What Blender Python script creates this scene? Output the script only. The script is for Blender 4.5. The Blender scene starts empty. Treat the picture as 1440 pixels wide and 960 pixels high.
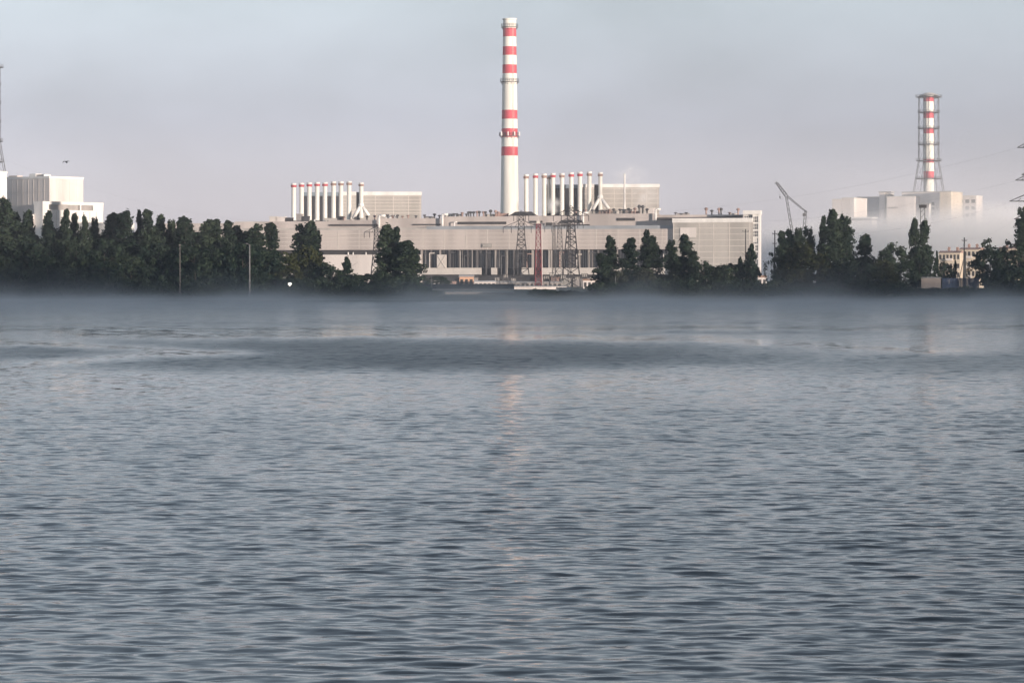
import bpy, math, random
import numpy as np
R = math.radians
random.seed(11)
C = bpy.context.scene.collection
SC = bpy.context.scene
F, YH, CAM = 4500.0, 395.0, 6.0          # focal length in photo pixels, horizon row, eye height (m)

# ------------------------------------------------------------------ helpers
def tag(o, label=None, cat=None, group=None, kind=None):
    if label: o['label'] = label
    if cat: o['category'] = cat
    if group: o['group'] = group
    if kind: o['kind'] = kind
    return o

def thing(name, label, cat, loc=(0, 0, 0), rz=0.0, group=None):
    o = bpy.data.objects.new(name, None); C.objects.link(o)
    o.location = loc; o.rotation_euler = (0, 0, rz); o.empty_display_size = 1
    return tag(o, label, cat, group)

def dup(root, loc, rz=0.0, scale=(1, 1, 1), label=None, group=None):
    r = root.copy(); C.objects.link(r); r.location = loc; r.rotation_euler = (0, 0, rz); r.scale = scale
    if label: r['label'] = label
    if group: r['group'] = group
    for ch in list(root.children):
        c = ch.copy(); C.objects.link(c); c.parent = r
        for g in list(ch.children):
            d = g.copy(); C.objects.link(d); d.parent = c
    return r

def at(px, Y, py=None):
    x = (px - 720) / F * Y
    return (x, Y, 0) if py is None else (x, Y, CAM + (YH - py) / F * Y)
def zat(py, Y): return CAM + (YH - py) / F * Y
def gz(Y): return 1.4 if Y < 985 else min(3.0, 1.4 + (Y - 985) / 215 * 1.6)

class MB:
    def __init__(s): s.v = []; s.f = []; s.m = []
    def add(s, vs, fs, m=0):
        n = len(s.v); s.v += [tuple(p) for p in vs]
        for f in fs: s.f.append(tuple(i + n for i in f)); s.m.append(m)
    def box(s, x0, x1, y0, y1, z0, z1, m=0):
        s.add([(x0,y0,z0),(x1,y0,z0),(x1,y1,z0),(x0,y1,z0),(x0,y0,z1),(x1,y0,z1),(x1,y1,z1),(x0,y1,z1)],
              [(0,3,2,1),(4,5,6,7),(0,1,5,4),(1,2,6,5),(2,3,7,6),(3,0,4,7)], m)
    def xz(s, poly, y0, y1, m=0):        # polygon in x,z extruded along y
        n = len(poly)
        s.add([(x, y0, z) for x, z in poly] + [(x, y1, z) for x, z in poly],
              [tuple(range(n)), tuple(range(2*n-1, n-1, -1))] + [(i, i+n, (i+1) % n+n, (i+1) % n) for i in range(n)], m)
    def yz(s, poly, x0, x1, m=0):
        n = len(poly)
        s.add([(x0, y, z) for y, z in poly] + [(x1, y, z) for y, z in poly],
              [tuple(range(n-1, -1, -1)), tuple(range(n, 2*n))] + [(i, (i+1) % n, (i+1) % n+n, i+n) for i in range(n)], m)
    def tube(s, p, q, r0, r1=None, n=6, m=0, caps=True):
        r1 = r0 if r1 is None else r1
        p = np.array(p, float); q = np.array(q, float); d = q - p; L = np.linalg.norm(d)
        if L < 1e-6: return
        d /= L; a = np.array((0, 0, 1.0)) if abs(d[2]) < .9 else np.array((1.0, 0, 0))
        u = np.cross(d, a); u /= np.linalg.norm(u); w = np.cross(d, u)
        vs = []
        for c, r in ((p, r0), (q, r1)):
            for i in range(n):
                t = 2*math.pi*i/n; vs.append(c + (u*math.cos(t) + w*math.sin(t))*r)
        fs = [(i, (i+1) % n, (i+1) % n+n, i+n) for i in range(n)]
        if caps: fs += [tuple(range(n-1, -1, -1)), tuple(range(n, 2*n))]
        s.add(vs, fs, m)
    def path(s, pts, r, n=5, m=0):
        for a, b in zip(pts[:-1], pts[1:]): s.tube(a, b, r, r, n, m)
    def lathe(s, prof, n=24, cx=0, cy=0, mats=None, close=True):
        k = len(prof); vs = []
        for r, z in prof:
            for i in range(n):
                t = 2*math.pi*i/n; vs.append((cx + r*math.cos(t), cy + r*math.sin(t), z))
        b = len(s.v); s.v += vs
        for j in range(k-1):
            for i in range(n):
                s.f.append((b+j*n+i, b+j*n+(i+1) % n, b+(j+1)*n+(i+1) % n, b+(j+1)*n+i)); s.m.append(mats[j] if mats else 0)
        if close:
            s.f.append(tuple(b+i for i in range(n-1, -1, -1))); s.m.append(mats[0] if mats else 0)
            s.f.append(tuple(b+(k-1)*n+i for i in range(n))); s.m.append(mats[-1] if mats else 0)
    def lattice(s, z0, z1, w0, w1, n, r, m=0, rb=None):
        rb = rb or r*.7
        cs = [(-1,-1),(1,-1),(1,1),(-1,1)]
        # panels get shorter towards the top
        zs = [z0 + (z1-z0)*(1-(1-i/n)**1.25) for i in range(n+1)]
        W = lambda z: w0 + (w1-w0)*(z-z0)/(z1-z0)
        for i in range(n):
            a, b = zs[i], zs[i+1]; wa, wb = W(a)/2, W(b)/2
            for k in range(4):
                c, d = cs[k], cs[(k+1) % 4]
                s.tube((c[0]*wa, c[1]*wa, a), (c[0]*wb, c[1]*wb, b), r, r, 4, m)
                s.tube((c[0]*wa, c[1]*wa, a), (d[0]*wb, d[1]*wb, b), rb, rb, 4, m)
                s.tube((d[0]*wa, d[1]*wa, a), (c[0]*wb, c[1]*wb, b), rb, rb, 4, m)
                s.tube((c[0]*wb, c[1]*wb, b), (d[0]*wb, d[1]*wb, b), rb, rb, 4, m)
    def build(s, name, mats, parent=None, smooth=False, loc=None):
        me = bpy.data.meshes.new(name); me.from_pydata(s.v, [], s.f)
        for m in (mats if isinstance(mats, (list, tuple)) else [mats]): me.materials.append(m)
        me.polygons.foreach_set('material_index', s.m)
        if smooth: me.polygons.foreach_set('use_smooth', [True]*len(s.f))
        me.update()
        o = bpy.data.objects.new(name, me); C.objects.link(o)
        if parent: o.parent = parent
        if loc: o.location = loc
        return o

# ------------------------------------------------------------------ materials
def mat(name, col, rough=.8, var=.12, scale=.25, streak=False, metallic=0.0, col2=None, spec=.3):
    m = bpy.data.materials.new(name); m.use_nodes = True
    nt = m.node_tree; b = nt.nodes['Principled BSDF']
    b.inputs['Roughness'].default_value = rough; b.inputs['Metallic'].default_value = metallic
    b.inputs['Specular IOR Level'].default_value = spec
    tc = nt.nodes.new('ShaderNodeTexCoord'); mp = nt.nodes.new('ShaderNodeMapping')
    mp.inputs['Scale'].default_value = (1, 1, .12) if streak else (1, 1, 1)
    nz = nt.nodes.new('ShaderNodeTexNoise'); nz.inputs['Scale'].default_value = scale; nz.inputs['Detail'].default_value = 5
    mx = nt.nodes.new('ShaderNodeMix'); mx.data_type = 'RGBA'
    c2 = col2 or tuple(c*(1-var*2) for c in col)
    mx.inputs['A'].default_value = (*c2, 1); mx.inputs['B'].default_value = (*[min(1, c*(1+var*.6)) for c in col], 1)
    rp = nt.nodes.new('ShaderNodeMapRange'); rp.inputs['From Min'].default_value = .32; rp.inputs['From Max'].default_value = .62
    L = nt.links.new
    L(tc.outputs['Object'], mp.inputs['Vector']); L(mp.outputs[0], nz.inputs['Vector']); L(nz.outputs['Fac'], rp.inputs['Value'])
    L(rp.outputs[0], mx.inputs['Factor']); L(mx.outputs['Result'], b.inputs['Base Color'])
    return m
M = dict(
    white=mat('white_paint', (.82, .79, .75), .6, .08, .2, True),
    cream=mat('cream_concrete', (.80, .77, .70), .75, .09, .22, True),
    red=mat('red_paint', (.55, .085, .11), .6, .14, .3, True),
    panel=mat('beige_panel', (.52, .46, .425), .8, .13, .10, True),
    panel2=mat('grey_beige_panel', (.45, .42, .385), .8, .13, .12, True),
    stripe=mat('pale_joint', (.62, .57, .52), .8, .05),
    pale=mat('pale_wall', (.70, .64, .60), .8, .10, .1, True),
    gutter=mat('blue_grey_sheet', (.30, .32, .34), .6, .10, .1),
    slot=mat('dark_louvre_and_shade', (.05, .047, .047), .7, .1),
    glass=mat('dark_glazing', (.045, .045, .05), .25, .35, .12, True, spec=.5),
    column=mat('grey_column', (.36, .33, .31), .8, .12, .3, True),
    darkpillar=mat('dark_pillar', (.13, .12, .118), .8, .12, .3, True),
    darkclad=mat('dark_cladding', (.03, .03, .035), .6, .15, .1, True),
    steel=mat('galvanised_steel', (.11, .105, .105), .55, .15, .5, metallic=.3),
    darksteel=mat('dark_steel', (.05, .048, .05), .6, .15, .5, metallic=.2),
    redsteel=mat('red_steel', (.24, .05, .06), .6, .15, .5),
    roofdark=mat('dark_roof', (.065, .058, .055), .8, .15, .3),
    rust=mat('rusty_pink', (.40, .27, .23), .8, .2, .5),
    brick=mat('orange_brick', (.60, .36, .24), .85, .12, .6),
    yellow=mat('yellowish_render', (.62, .53, .42), .85, .10, .2, True),
    garage=mat('brown_sheet', (.30, .26, .24), .7, .1, .4),
    blue=mat('blue_sheet', (.035, .06, .12), .6, .15, .4),
    bluegrey=mat('blue_grey_clad_and_shade', (.22, .27, .31), .7, .08, .1),
    bark=mat('bark', (.07, .055, .045), .9, .2, 1.5),
    wood=mat('weathered_pole', (.12, .11, .105), .85, .15, 1.0),
    conc=mat('concrete_pole', (.17, .17, .175), .85, .1, 1.0),
    bird=mat('dark_plumage', (.03, .03, .035), .7, .2, 4),
    window=mat('window_glass', (.07, .075, .085), .15, .3, .3, spec=.5),
    grass=mat('ground_grass', (.045, .052, .028), .95, .3, .05, col2=(.085, .075, .05)),
)
def emit(name, col, s):
    m = bpy.data.materials.new(name); m.use_nodes = True; b = m.node_tree.nodes['Principled BSDF']
    b.inputs['Base Color'].default_value = (.8, .8, .8, 1); b.inputs['Emission Color'].default_value = (*col, 1); b.inputs['Emission Strength'].default_value = s
    return m
M['lamp'] = emit('lamp_glow', (1, .93, .8), 1.0)

def leafmat(name, dark, light):
    m = bpy.data.materials.new(name); m.use_nodes = True; nt = m.node_tree; nt.nodes.remove(nt.nodes['Principled BSDF'])
    out = nt.nodes['Material Output']; L = nt.links.new
    tc = nt.nodes.new('ShaderNodeTexCoord'); oi = nt.nodes.new('ShaderNodeObjectInfo'); ge = nt.nodes.new('ShaderNodeNewGeometry')
    nz = nt.nodes.new('ShaderNodeTexNoise'); nz.inputs['Scale'].default_value = .45; nz.inputs['Detail'].default_value = 3
    ad = nt.nodes.new('ShaderNodeVectorMath'); ad.operation = 'ADD'
    L(tc.outputs['Object'], ad.inputs[0]); L(oi.outputs['Random'], ad.inputs[1]); L(ad.outputs[0], nz.inputs['Vector'])
    w1 = nt.nodes.new('ShaderNodeMath'); w1.operation = 'MULTIPLY_ADD'; w1.inputs[1].default_value = .5; L(ge.outputs['Random Per Island'], w1.inputs[0])
    sc = nt.nodes.new('ShaderNodeMath'); sc.operation = 'MULTIPLY_ADD'; sc.inputs[1].default_value = 1.6; sc.inputs[2].default_value = -.55; L(nz.outputs['Fac'], sc.inputs[0])
    L(sc.outputs[0], w1.inputs[2])
    r2 = nt.nodes.new('ShaderNodeMath'); r2.operation = 'MULTIPLY_ADD'; r2.inputs[1].default_value = .5; r2.inputs[2].default_value = -.25; L(oi.outputs['Random'], r2.inputs[0])
    sm = nt.nodes.new('ShaderNodeMath'); sm.operation = 'ADD'; sm.use_clamp = True; L(w1.outputs[0], sm.inputs[0]); L(r2.outputs[0], sm.inputs[1])
    mx = nt.nodes.new('ShaderNodeMix'); mx.data_type = 'RGBA'; mx.inputs['A'].default_value = (*dark, 1); mx.inputs['B'].default_value = (*light, 1)
    L(sm.outputs[0], mx.inputs['Factor'])
    d = nt.nodes.new('ShaderNodeBsdfDiffuse'); t = nt.nodes.new('ShaderNodeBsdfTranslucent'); ms = nt.nodes.new('ShaderNodeMixShader'); ms.inputs[0].default_value = .2
    L(mx.outputs['Result'], d.inputs[0]); L(mx.outputs['Result'], t.inputs[0]); L(d.outputs[0], ms.inputs[1]); L(t.outputs[0], ms.inputs[2]); L(ms.outputs[0], out.inputs[0])
    return m
LEAF_D = leafmat('leaf_dark', (.014, .027, .021), (.055, .075, .046))
LEAF_O = leafmat('leaf_olive', (.026, .035, .016), (.068, .072, .034))
LEAF_P = leafmat('leaf_pale', (.030, .038, .026), (.075, .078, .055))

# ------------------------------------------------------------------ trees
def clumps_poplar(rs, H, Rr, ragged=1.0):
    cl = []
    for i in range(92):
        h = (.05+.95*rs.random()**.85) if i < 78 else rs.uniform(.5, .96); z = H*h
        prof = (min(1, .75 + h*.9) if h < .3 else 1.0) * (1 - max(0, (h-.62)/.42))**.62
        t = rs.uniform(0, 6.283); r = Rr*prof*math.sqrt(rs.uniform(.05, 1))*rs.uniform(.65, 1.22*ragged)*(1 if i < 78 else .25)
        cl.append(((r*math.cos(t), r*math.sin(t), min(z, H*.965)), (.56*Rr*rs.uniform(.75, 1.15)*max(.42, prof)), H*rs.uniform(.03, .06), 50))
    return cl
def clumps_broad(rs, H, Rr, loose=0.0, n=54):
    cl = []
    for i in range(n):
        u = rs.uniform(-1, 1); t = rs.uniform(0, 6.283); q = math.sqrt(1-u*u)*rs.uniform(.55, 1.0)
        z = H*(.54 + .42*u*rs.uniform(.75, 1.05)); k = (1.05 if u < .3 else 1.0)
        r = Rr*q*k
        if loose and rs.random() < loose*.4: continue
        s = Rr*rs.uniform(.16, .34)*(1-loose*.3)
        cl.append(((r*math.cos(t), r*math.sin(t), z), s, s*rs.uniform(.7, 1.0), 54 if not loose else 36))
    return cl
def clumps_cone(rs, H, Rr):
    cl = []
    for i in range(56):
        h = rs.uniform(.06, 1)**.85; t = rs.uniform(0, 6.283); r = Rr*(1-h)**.8*rs.uniform(.35, 1.05) + .1
        cl.append(((r*math.cos(t), r*math.sin(t), H*h*.97), .2*Rr*rs.uniform(.8, 1.3)*(1.15-.7*h), H*.05*rs.uniform(.8, 1.3), 52))
    return cl
def crown_mesh(name, cl, leaf, material, rs):
    vs = []; fs = []
    for (c, sr, sz, n) in cl:
        d = rs.normal(size=(n, 3)); d /= np.linalg.norm(d, axis=1)[:, None]
        p = np.array(c) + d*np.array((sr, sr, sz))*(rs.uniform(.35, 1, (n, 1))**.5)*np.where(rs.random((n, 1)) < .16, 1.45, 1.0)
        for k in range(n):
            nrm = d[k]*.8 + rs.normal(size=3)*.55; nrm /= np.linalg.norm(nrm)
            a = np.cross(nrm, rs.normal(size=3)); a /= np.linalg.norm(a); b = np.cross(nrm, a)
            s1 = leaf*rs.uniform(.55, 1.1); s2 = leaf*rs.uniform(.4, .8); i = len(vs)
            vs += [p[k]-a*s1, p[k]+b*s2*.8-nrm*.1*leaf, p[k]+a*s1*.9, p[k]-b*s2+nrm*.08*leaf]
            fs.append((i, i+1, i+2, i+3))
    me = bpy.data.meshes.new(name); me.from_pydata([tuple(v) for v in vs], [], fs); me.materials.append(material); me.update()
    return me
def trunk_mesh(rs, H, r, spread, nl):
    m = MB(); z = 0; p = (0, 0, -.6)
    N = 5; pts = [(rs.normal()*.02*H*i/N*.5, rs.normal()*.02*H*i/N*.5, -.6+(H*.86+.6)*i/N) for i in range(N+1)]
    for i in range(N): m.tube(pts[i], pts[i+1], r*(1-.8*i/N), r*(1-.8*(i+1)/N), 7)
    for k in range(nl):
        i = rs.integers(1, N); t = rs.uniform(0, 6.283); q = spread*rs.uniform(.5, .9)
        e = (pts[i][0]+q*math.cos(t), pts[i][1]+q*math.sin(t), pts[i][2]+H*rs.uniform(.1, .22))
        m.tube(pts[i], e, r*.4, r*.1, 5)
    me = bpy.data.meshes.new('trunk'); me.from_pydata(m.v, [], m.f); me.materials.append(M['bark']); me.update()
    return me
PROTO = {}
def proto(kind, seed, H, Rr, cl_fn, leaf, material):
    rs = np.random.default_rng(seed)
    PROTO.setdefault(kind, []).append((crown_mesh('crown', cl_fn(rs, H, Rr), leaf, material, rs), trunk_mesh(rs, H, max(.12, H*.014), Rr, 6), H, Rr))
for sd in (1, 2, 3, 4): proto('poplar', sd, 24, 2.3, lambda r, H, q: clumps_poplar(r, H, q), .55, LEAF_D)
for sd in (5, 6): proto('poplar', sd, 24, 2.6, lambda r, H, q: clumps_poplar(r, H, q, 1.25), .50, LEAF_D)
for sd in (11, 12, 13): proto('broad', sd, 15, 5.5, clumps_broad, .55, LEAF_D)
for sd in (21, 22): proto('olive', sd, 13, 5.0, clumps_broad, .55, LEAF_O)
for sd in (31, 32): proto('pale', sd, 9, 3.6, clumps_broad, .45, LEAF_P)
for sd in (41, 42): proto('cone', sd, 13, 4.2, clumps_cone, .45, LEAF_D)
for sd in (51, 52): proto('loose', sd, 15, 4.2, lambda r, H, q: clumps_broad(r, H, q, .8, 46), .42, LEAF_D)
for sd in (61, 62, 63): proto('bush', sd, 5, 3.4, lambda r, H, q: clumps_broad(r, H, q, 0, 40), .38, LEAF_D)
NAMES = dict(poplar=('poplar_tree', 'poplar tree'), broad=('broadleaf_tree', 'tree'), olive=('olive_green_tree', 'tree'), pale=('pale_green_tree', 'tree'),
             cone=('pointed_tree', 'tree'), loose=('sparse_tree', 'tree'), bush=('shore_bush', 'bush'))
ti = [0]
def tree(px, top, w, kind, Y, label, group=None):
    ti[0] += 1
    cm, tm, H, Rr = PROTO[kind][(ti[0]*7) % len(PROTO[kind])] if kind != 'poplar' else PROTO[kind][(ti[0]*5) % 6]
    z0 = gz(Y) - .1; h = zat(top, Y) - z0
    wid = w/F*Y; sx = max(.35, wid*(1.22 if kind == 'poplar' else 1.12)/(2*Rr))
    o = thing(NAMES[kind][0], label, NAMES[kind][1], (*at(px, Y)[:2], z0), random.uniform(0, 6.28), group)
    o.scale = (sx, sx*random.uniform(.85, 1.15), h/(H*.985)); o.rotation_euler[0] = R(random.uniform(-1.6, 1.6)); o.rotation_euler[1] = R(random.uniform(-1.6, 1.6))
    for nm, me in (('crown', cm), ('trunk', tm)):
        c = bpy.data.objects.new(nm, me); C.objects.link(c); c.parent = o
    return o

GL = 'trees of the dense wood on the left shore'
LL = 'dark poplar in the unbroken misty wood along the left shore'
for (px, top, w, Y, lab) in [
    (5, 283, 30, 1000, 'tall dark poplar at the left border of the photo, highest of the left wood'),
    (22, 301, 18, 1010, None), (37, 298, 16, 1004, None), (70, 299, 16, 1000, 'narrow pointed poplar before the white left block, left of the twin poplar tops'),
    (92, 298, 14, 1002, None), (106, 304, 16, 1008, None), (122, 306, 13, 1002, None), (134, 308, 13, 1010, None),
    (158, 302, 24, 1004, None), (175, 299, 26, 998, None), (197, 299, 12, 1004, None), (210, 299, 22, 1000, None), (226, 305, 18, 1006, None),
    (243, 311, 16, 1010, None), (260, 307, 24, 1000, None), (290, 311, 26, 1002, None), (306, 312, 22, 1008, None), (322, 314, 22, 1000, None), (338, 324, 20, 1006, None),
    (362, 317, 26, 1000, 'rounded dark poplar right behind the pale lamp pole'), (379, 315, 20, 1003, 'dark poplar ending the left wood beside the olive green trees')]:
    tree(px, top, w, 'poplar', Y, lab or LL, GL)
for k, px in enumerate(range(-20, 395, 21)):
    tree(px+random.uniform(-6, 6), 346+random.uniform(-14, 12), 50, 'broad', 984+random.uniform(-4, 6), 'broad dark tree filling the foot of the left shore wood', 'broad trees under the left wood')
for px in (14, 50, 80, 114, 145, 168, 188, 218, 235, 252, 278, 298, 330, 350):
    tree(px, 325+random.uniform(-6, 8), 28, 'poplar', 1016, 'shorter dark poplar in the second row of the left shore wood', 'second row poplars in the left wood')
# clump left of centre
tree(425, 317, 22, 'poplar', 1020, 'dark poplar rising behind the olive green trees, left of its taller twin', None)
tree(437, 313, 20, 'poplar', 1018, 'tallest dark poplar rising behind the olive green trees', None)
tree(445, 326, 14, 'poplar', 1022, 'short dark poplar right of the two poplars behind olive green trees', None)
tree(402, 356, 40, 'olive', 992, 'olive green round tree just above the lit white lamp', None)
tree(432, 350, 44, 'olive', 996, 'olive green round tree below the three dark poplars', None)
tree(455, 372, 34, 'broad', 990, 'low dark rounded tree right of the olive green trees', None)
tree(487, 362, 34, 'cone', 992, 'dark pointed tree before the pale lower hall wall', None)
tree(516, 384, 40, 'broad', 988, 'low spreading dark tree left of the wide twin poplar clump', None)
tree(546, 318, 23, 'poplar', 1000, 'tall dark poplar left of the hall window band', None)
tree(556, 322, 16, 'poplar', 1003, 'dark poplar close beside the tallest one left of window band', None)
tree(571, 341, 26, 'poplar', 996, 'lower broad poplar shoulder on the right of a taller poplar', None)
tree(583, 352, 18, 'poplar', 1000, 'lowest poplar of the clump beside the dark shed roof', None)
# open middle and right of centre
tree(614, 388, 30, 'broad', 1230, 'dark bush like tree left of the orange hut', None)
for (px, top, w, k, Y, lab) in [
    (846, 357, 16, 'poplar', 1000, 'short dark poplar leaning on the first poplar right of the pylons'),
    (856, 333, 17, 'poplar', 1004, 'first tall dark poplar right of the pylons'),
    (885, 337, 21, 'poplar', 1002, 'stout dark poplar between the first poplar and the twin poplars'),
    (908, 326, 15, 'poplar', 1010, 'slim poplar, left one of the tall twins before the window band end'),
    (919, 334, 18, 'poplar', 1003, 'dense poplar, right one of the twins before the window band end'),
    (946, 339, 16, 'poplar', 1000, 'slender dark poplar at the joint of hall and end block'),
    (963, 331, 19, 'poplar', 1006, 'grey green blunt poplar below the white square patch'),
    (974, 354, 14, 'poplar', 1002, 'small poplar tucked against the grey green blunt poplar'),
    (905, 378, 34, 'pale', 992, 'pale green round tree under the twin poplars'),
    (868, 380, 26, 'pale', 990, 'pale green slim tree right of the first poplar'),
    (990, 370, 34, 'broad', 990, 'dark rounded tree right of the small tucked poplar'),
    (1020, 371, 40, 'broad', 992, 'dark broad tree below the end block wall'),
    (1040, 362, 24, 'cone', 996, 'dark small pointed tree left of the conical tree'),
    (1056, 344, 34, 'cone', 990, 'dark conical tree before the end tower of the hall'),
    (1085, 352, 16, 'loose', 998, 'thin greyish tree at the foot of the dark crossarm pole'),
    (1102, 328, 15, 'poplar', 1002, 'leftmost poplar of the stepped clump under the crane'),
    (1113, 325, 15, 'poplar', 1006, 'second poplar of the stepped clump under the crane'),
    (1121, 322, 16, 'poplar', 1000, 'third poplar of the stepped clump under the crane'),
    (1133, 316, 27, 'broad', 1004, 'domed dark tree topping the stepped clump under the crane'),
    (1128, 345, 66, 'olive', 986, 'big round mid green tree in front of the stepped clump'),
    (1155, 307, 11, 'poplar', 1004, 'thin small topped poplar left of the biggest right poplar'),
    (1170, 299, 25, 'poplar', 996, 'biggest dark poplar on the right shore'),
    (1181, 305, 12, 'poplar', 1003, 'slim dark poplar squeezed between the two big right poplars'),
    (1190, 307, 19, 'poplar', 1000, 'pillar like dark poplar right of the biggest poplar'),
    (1215, 331, 18, 'poplar', 1002, 'lone dark poplar against the fog below the pale right block'),
    (1231, 357, 14, 'loose', 1004, 'thin wispy tree right of the lone poplar'),
    (1212, 366, 50, 'broad', 986, 'low dark tree at the foot of the lone poplar'),
    (1180, 372, 50, 'broad', 986, 'low dark tree below the pillar like poplar'),
    (1258, 346, 52, 'broad', 992, 'wide dark tree left of the joined poplar pair'),
    (1240, 368, 46, 'olive', 985, 'mid green low tree in front of the wide dark tree'),
    (1287, 309, 15, 'poplar', 1000, 'left poplar of the joined pair at the floodlight mast'),
    (1299, 312, 15, 'poplar', 1002, 'right poplar of the joined pair at the floodlight mast'),
    (1293, 345, 36, 'broad', 994, 'dark tree around the feet of the joined poplar pair'),
    (1316, 354, 15, 'cone', 996, 'small dark spire tree left of the yellowish flats'),
    (1330, 370, 26, 'broad', 1000, 'dark low tree before the left yellowish block'),
    (1343, 366, 9, 'cone', 1000, 'tiny slim tree before the yellowish blocks'),
    (1372, 354, 22, 'loose', 1000, 'sparse tree right of the yellowish blocks'),
    (1386, 332, 32, 'loose', 1000, 'feathery topped tree right of the yellowish blocks'),
    (1392, 345, 40, 'broad', 996, 'dark broad tree under the feathery topped tree'),
    (1418, 334, 24, 'loose', 998, 'feathery small topped tree left of the right pylon'),
    (1415, 352, 34, 'broad', 996, 'dark tree beside the right pylon'),
    (1440, 294, 18, 'poplar', 994, 'tall black poplar cut by the right border of the photo'),
    (1425, 378, 60, 'bush', 984, 'big dark bush at the right end of the shore')]:
    tree(px, top, w, k, Y, lab)
for px, top in ((468, 377), (501, 384), (528, 383), (536, 380)):
    tree(px, top, 34, 'broad', 986, 'low dark tree in the hedge between the olive trees and twin poplar clump', 'low trees left of the twin poplar clump')
for px, top in ((1002, 373), (1028, 369), (1046, 372)):
    tree(px, top, 36, 'broad', 994, 'low dark tree in the continuous hedge below the hall end block', 'low trees below the end block')
for px, top in ((1108, 362), (1152, 366), (1200, 372), (1228, 370), (1246, 376), (1270, 368)):
    tree(px, top, 40, 'broad', 990, 'low dark tree filling the foot of the right shore poplars', 'low trees under the right shore poplars')
SB = 'low dark bush in the misty scrub along the far shore'
for px in list(range(-40, 600, 17)) + list(range(845, 1480, 16)):
    q = 1275 < px < 1392
    tree(px+random.uniform(-6, 6), (405 if q else 396)+random.uniform(-5, 8)*(.4 if q else 1), 26 if q else 36, 'bush', (979 if q else 980)+random.uniform(-1.5, 3), SB, 'bushes along the far shore')
for px in (608, 752, 764, 776, 790, 803, 812, 826, 838):
    tree(px, 408+random.uniform(-3, 4), 20, 'bush', 985+random.uniform(-1, 3), 'small low bush on the open bank in front of the sheds and pylons', 'bushes on the open bank')

# ------------------------------------------------------------------ frames for rotated buildings
class Frame:
    def __init__(s, px, Y, deg): s.O = np.array(at(px, Y)[:2]); s.a = R(deg); s.ca = math.cos(s.a); s.sa = math.sin(s.a); s.z0 = gz(Y) - .3
    def s_(s, px, v=0):
        k = (px-720)/F; Ox, Oy = s.O
        return (k*(Oy+v*s.ca) - Ox - v*s.sa)/(s.ca + k*s.sa)
    def Y(s, px, v=0): return s.O[1] - s.s_(px, v)*s.sa + v*s.ca
    def z(s, px, py, v=0): return zat(py, s.Y(px, v)) - s.z0
    def v_(s, px, ss):                                   # depth at which a right face at ss is seen in column px
        k = (px-720)/F; Ox, Oy = s.O
        return (k*(Oy-ss*s.sa) - Ox - ss*s.ca)/(s.sa - k*s.ca)
    def root(s, name, label, cat, group=None): return thing(name, label, cat, (s.O[0], s.O[1], s.z0), -s.a, group)
    def w(s, ss, v, z): return (s.O[0]+ss*s.ca+v*s.sa, s.O[1]-ss*s.sa+v*s.ca, s.z0+z)

# ------------------------------------------------------------------ turbine hall
H = Frame(720, 1650, 12)
hall = H.root('turbine_hall', 'long beige turbine hall with dark window band and set-back upper storey below the striped chimney', 'power plant')
S = H.s_
zt = H.z(720, 322.5); zf = H.z(720, 351); zg0 = H.z(720, 376.5); zg1 = H.z(720, 386)
sL, sR, s59 = S(225), S(946), S(591)
m = MB(); m.box(sL, sR, 5, 28, 0, zt-.3); m.build('core_wall', M['column'], hall)
# upper panelled fascia with pale joints (horizontal joints and pilaster lines)
m = MB(); m.box(sL, sR, 0, 4.9, zf, zt, 0)
for k in range(1, 5): m.box(sL+.1, sR-.1, -.06, 0, zf+(zt-zf)*k/5, zf+(zt-zf)*k/5+.22, 1)
for k in range(24):
    x = sL + (sR-sL)*(k+.5)/24; m.box(x, x+.35, -.1, 0, zf+.1, zt-.1, 1)
m.build('fascia', [M['panel'], M['stripe']], hall)
# lower left wall
m = MB(); zl = H.z(520, 358)
m.box(sL, s59, 1.5, 4.9, 0, zl, 0)
for k in range(9):
    x = sL+(s59-sL)*(k+.5)/9; m.box(x, x+.5, 1.38, 1.5, .2, zl-.1, 1)
m.build('lower_wall', [M['pale'], M['column']], hall)
m = MB(); m.box(sL, s59, 3.2, 4.9, zl, zf-.01); m.build('painted_shadow_recess', M['slot'], hall)  # shadow line under the fascia, put in as a dark coloured strip
m = MB()
for px in (488, 495, 513, 530): m.tube((S(px), 2.3, zl), (S(px), 2.3, zl+1.3), .45, .3, 6)
m.build('wall_lamps', M['white'], hall)
vr0 = random.Random(9)
# window band: one glazed bay per column pair
nb = 27; xs = [s59+(sR-s59)*k/nb for k in range(nb+1)]
for k in range(nb):
    m = MB(); m.box(xs[k]+.4, xs[k+1]-.4, 4.2, 4.6, zg0+.1, zf-.1, 0)
    for q in (1, 2): 
        x = xs[k]+.8+(xs[k+1]-xs[k]-1.6)*q/3; m.box(x-.12, x+.12, 4.1, 4.2, zg0+.1, zf-.1, 1)
    m.build('window', [M['glass'], M['column']], hall)
for k in range(nb+1):
    m = MB(); t = (.4 if k % 3 else .65) if 2 < k < 13 else .5
    m.box(xs[k]-t*.6, xs[k]+t*.6, 2.2+(k % 2)*.4, 4.7, zg1, zf-.02); m.build('pillar', M['darkpillar'] if (2 < k < 13 and k % 4) or k % 3 == 1 else M['column'], hall)
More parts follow.
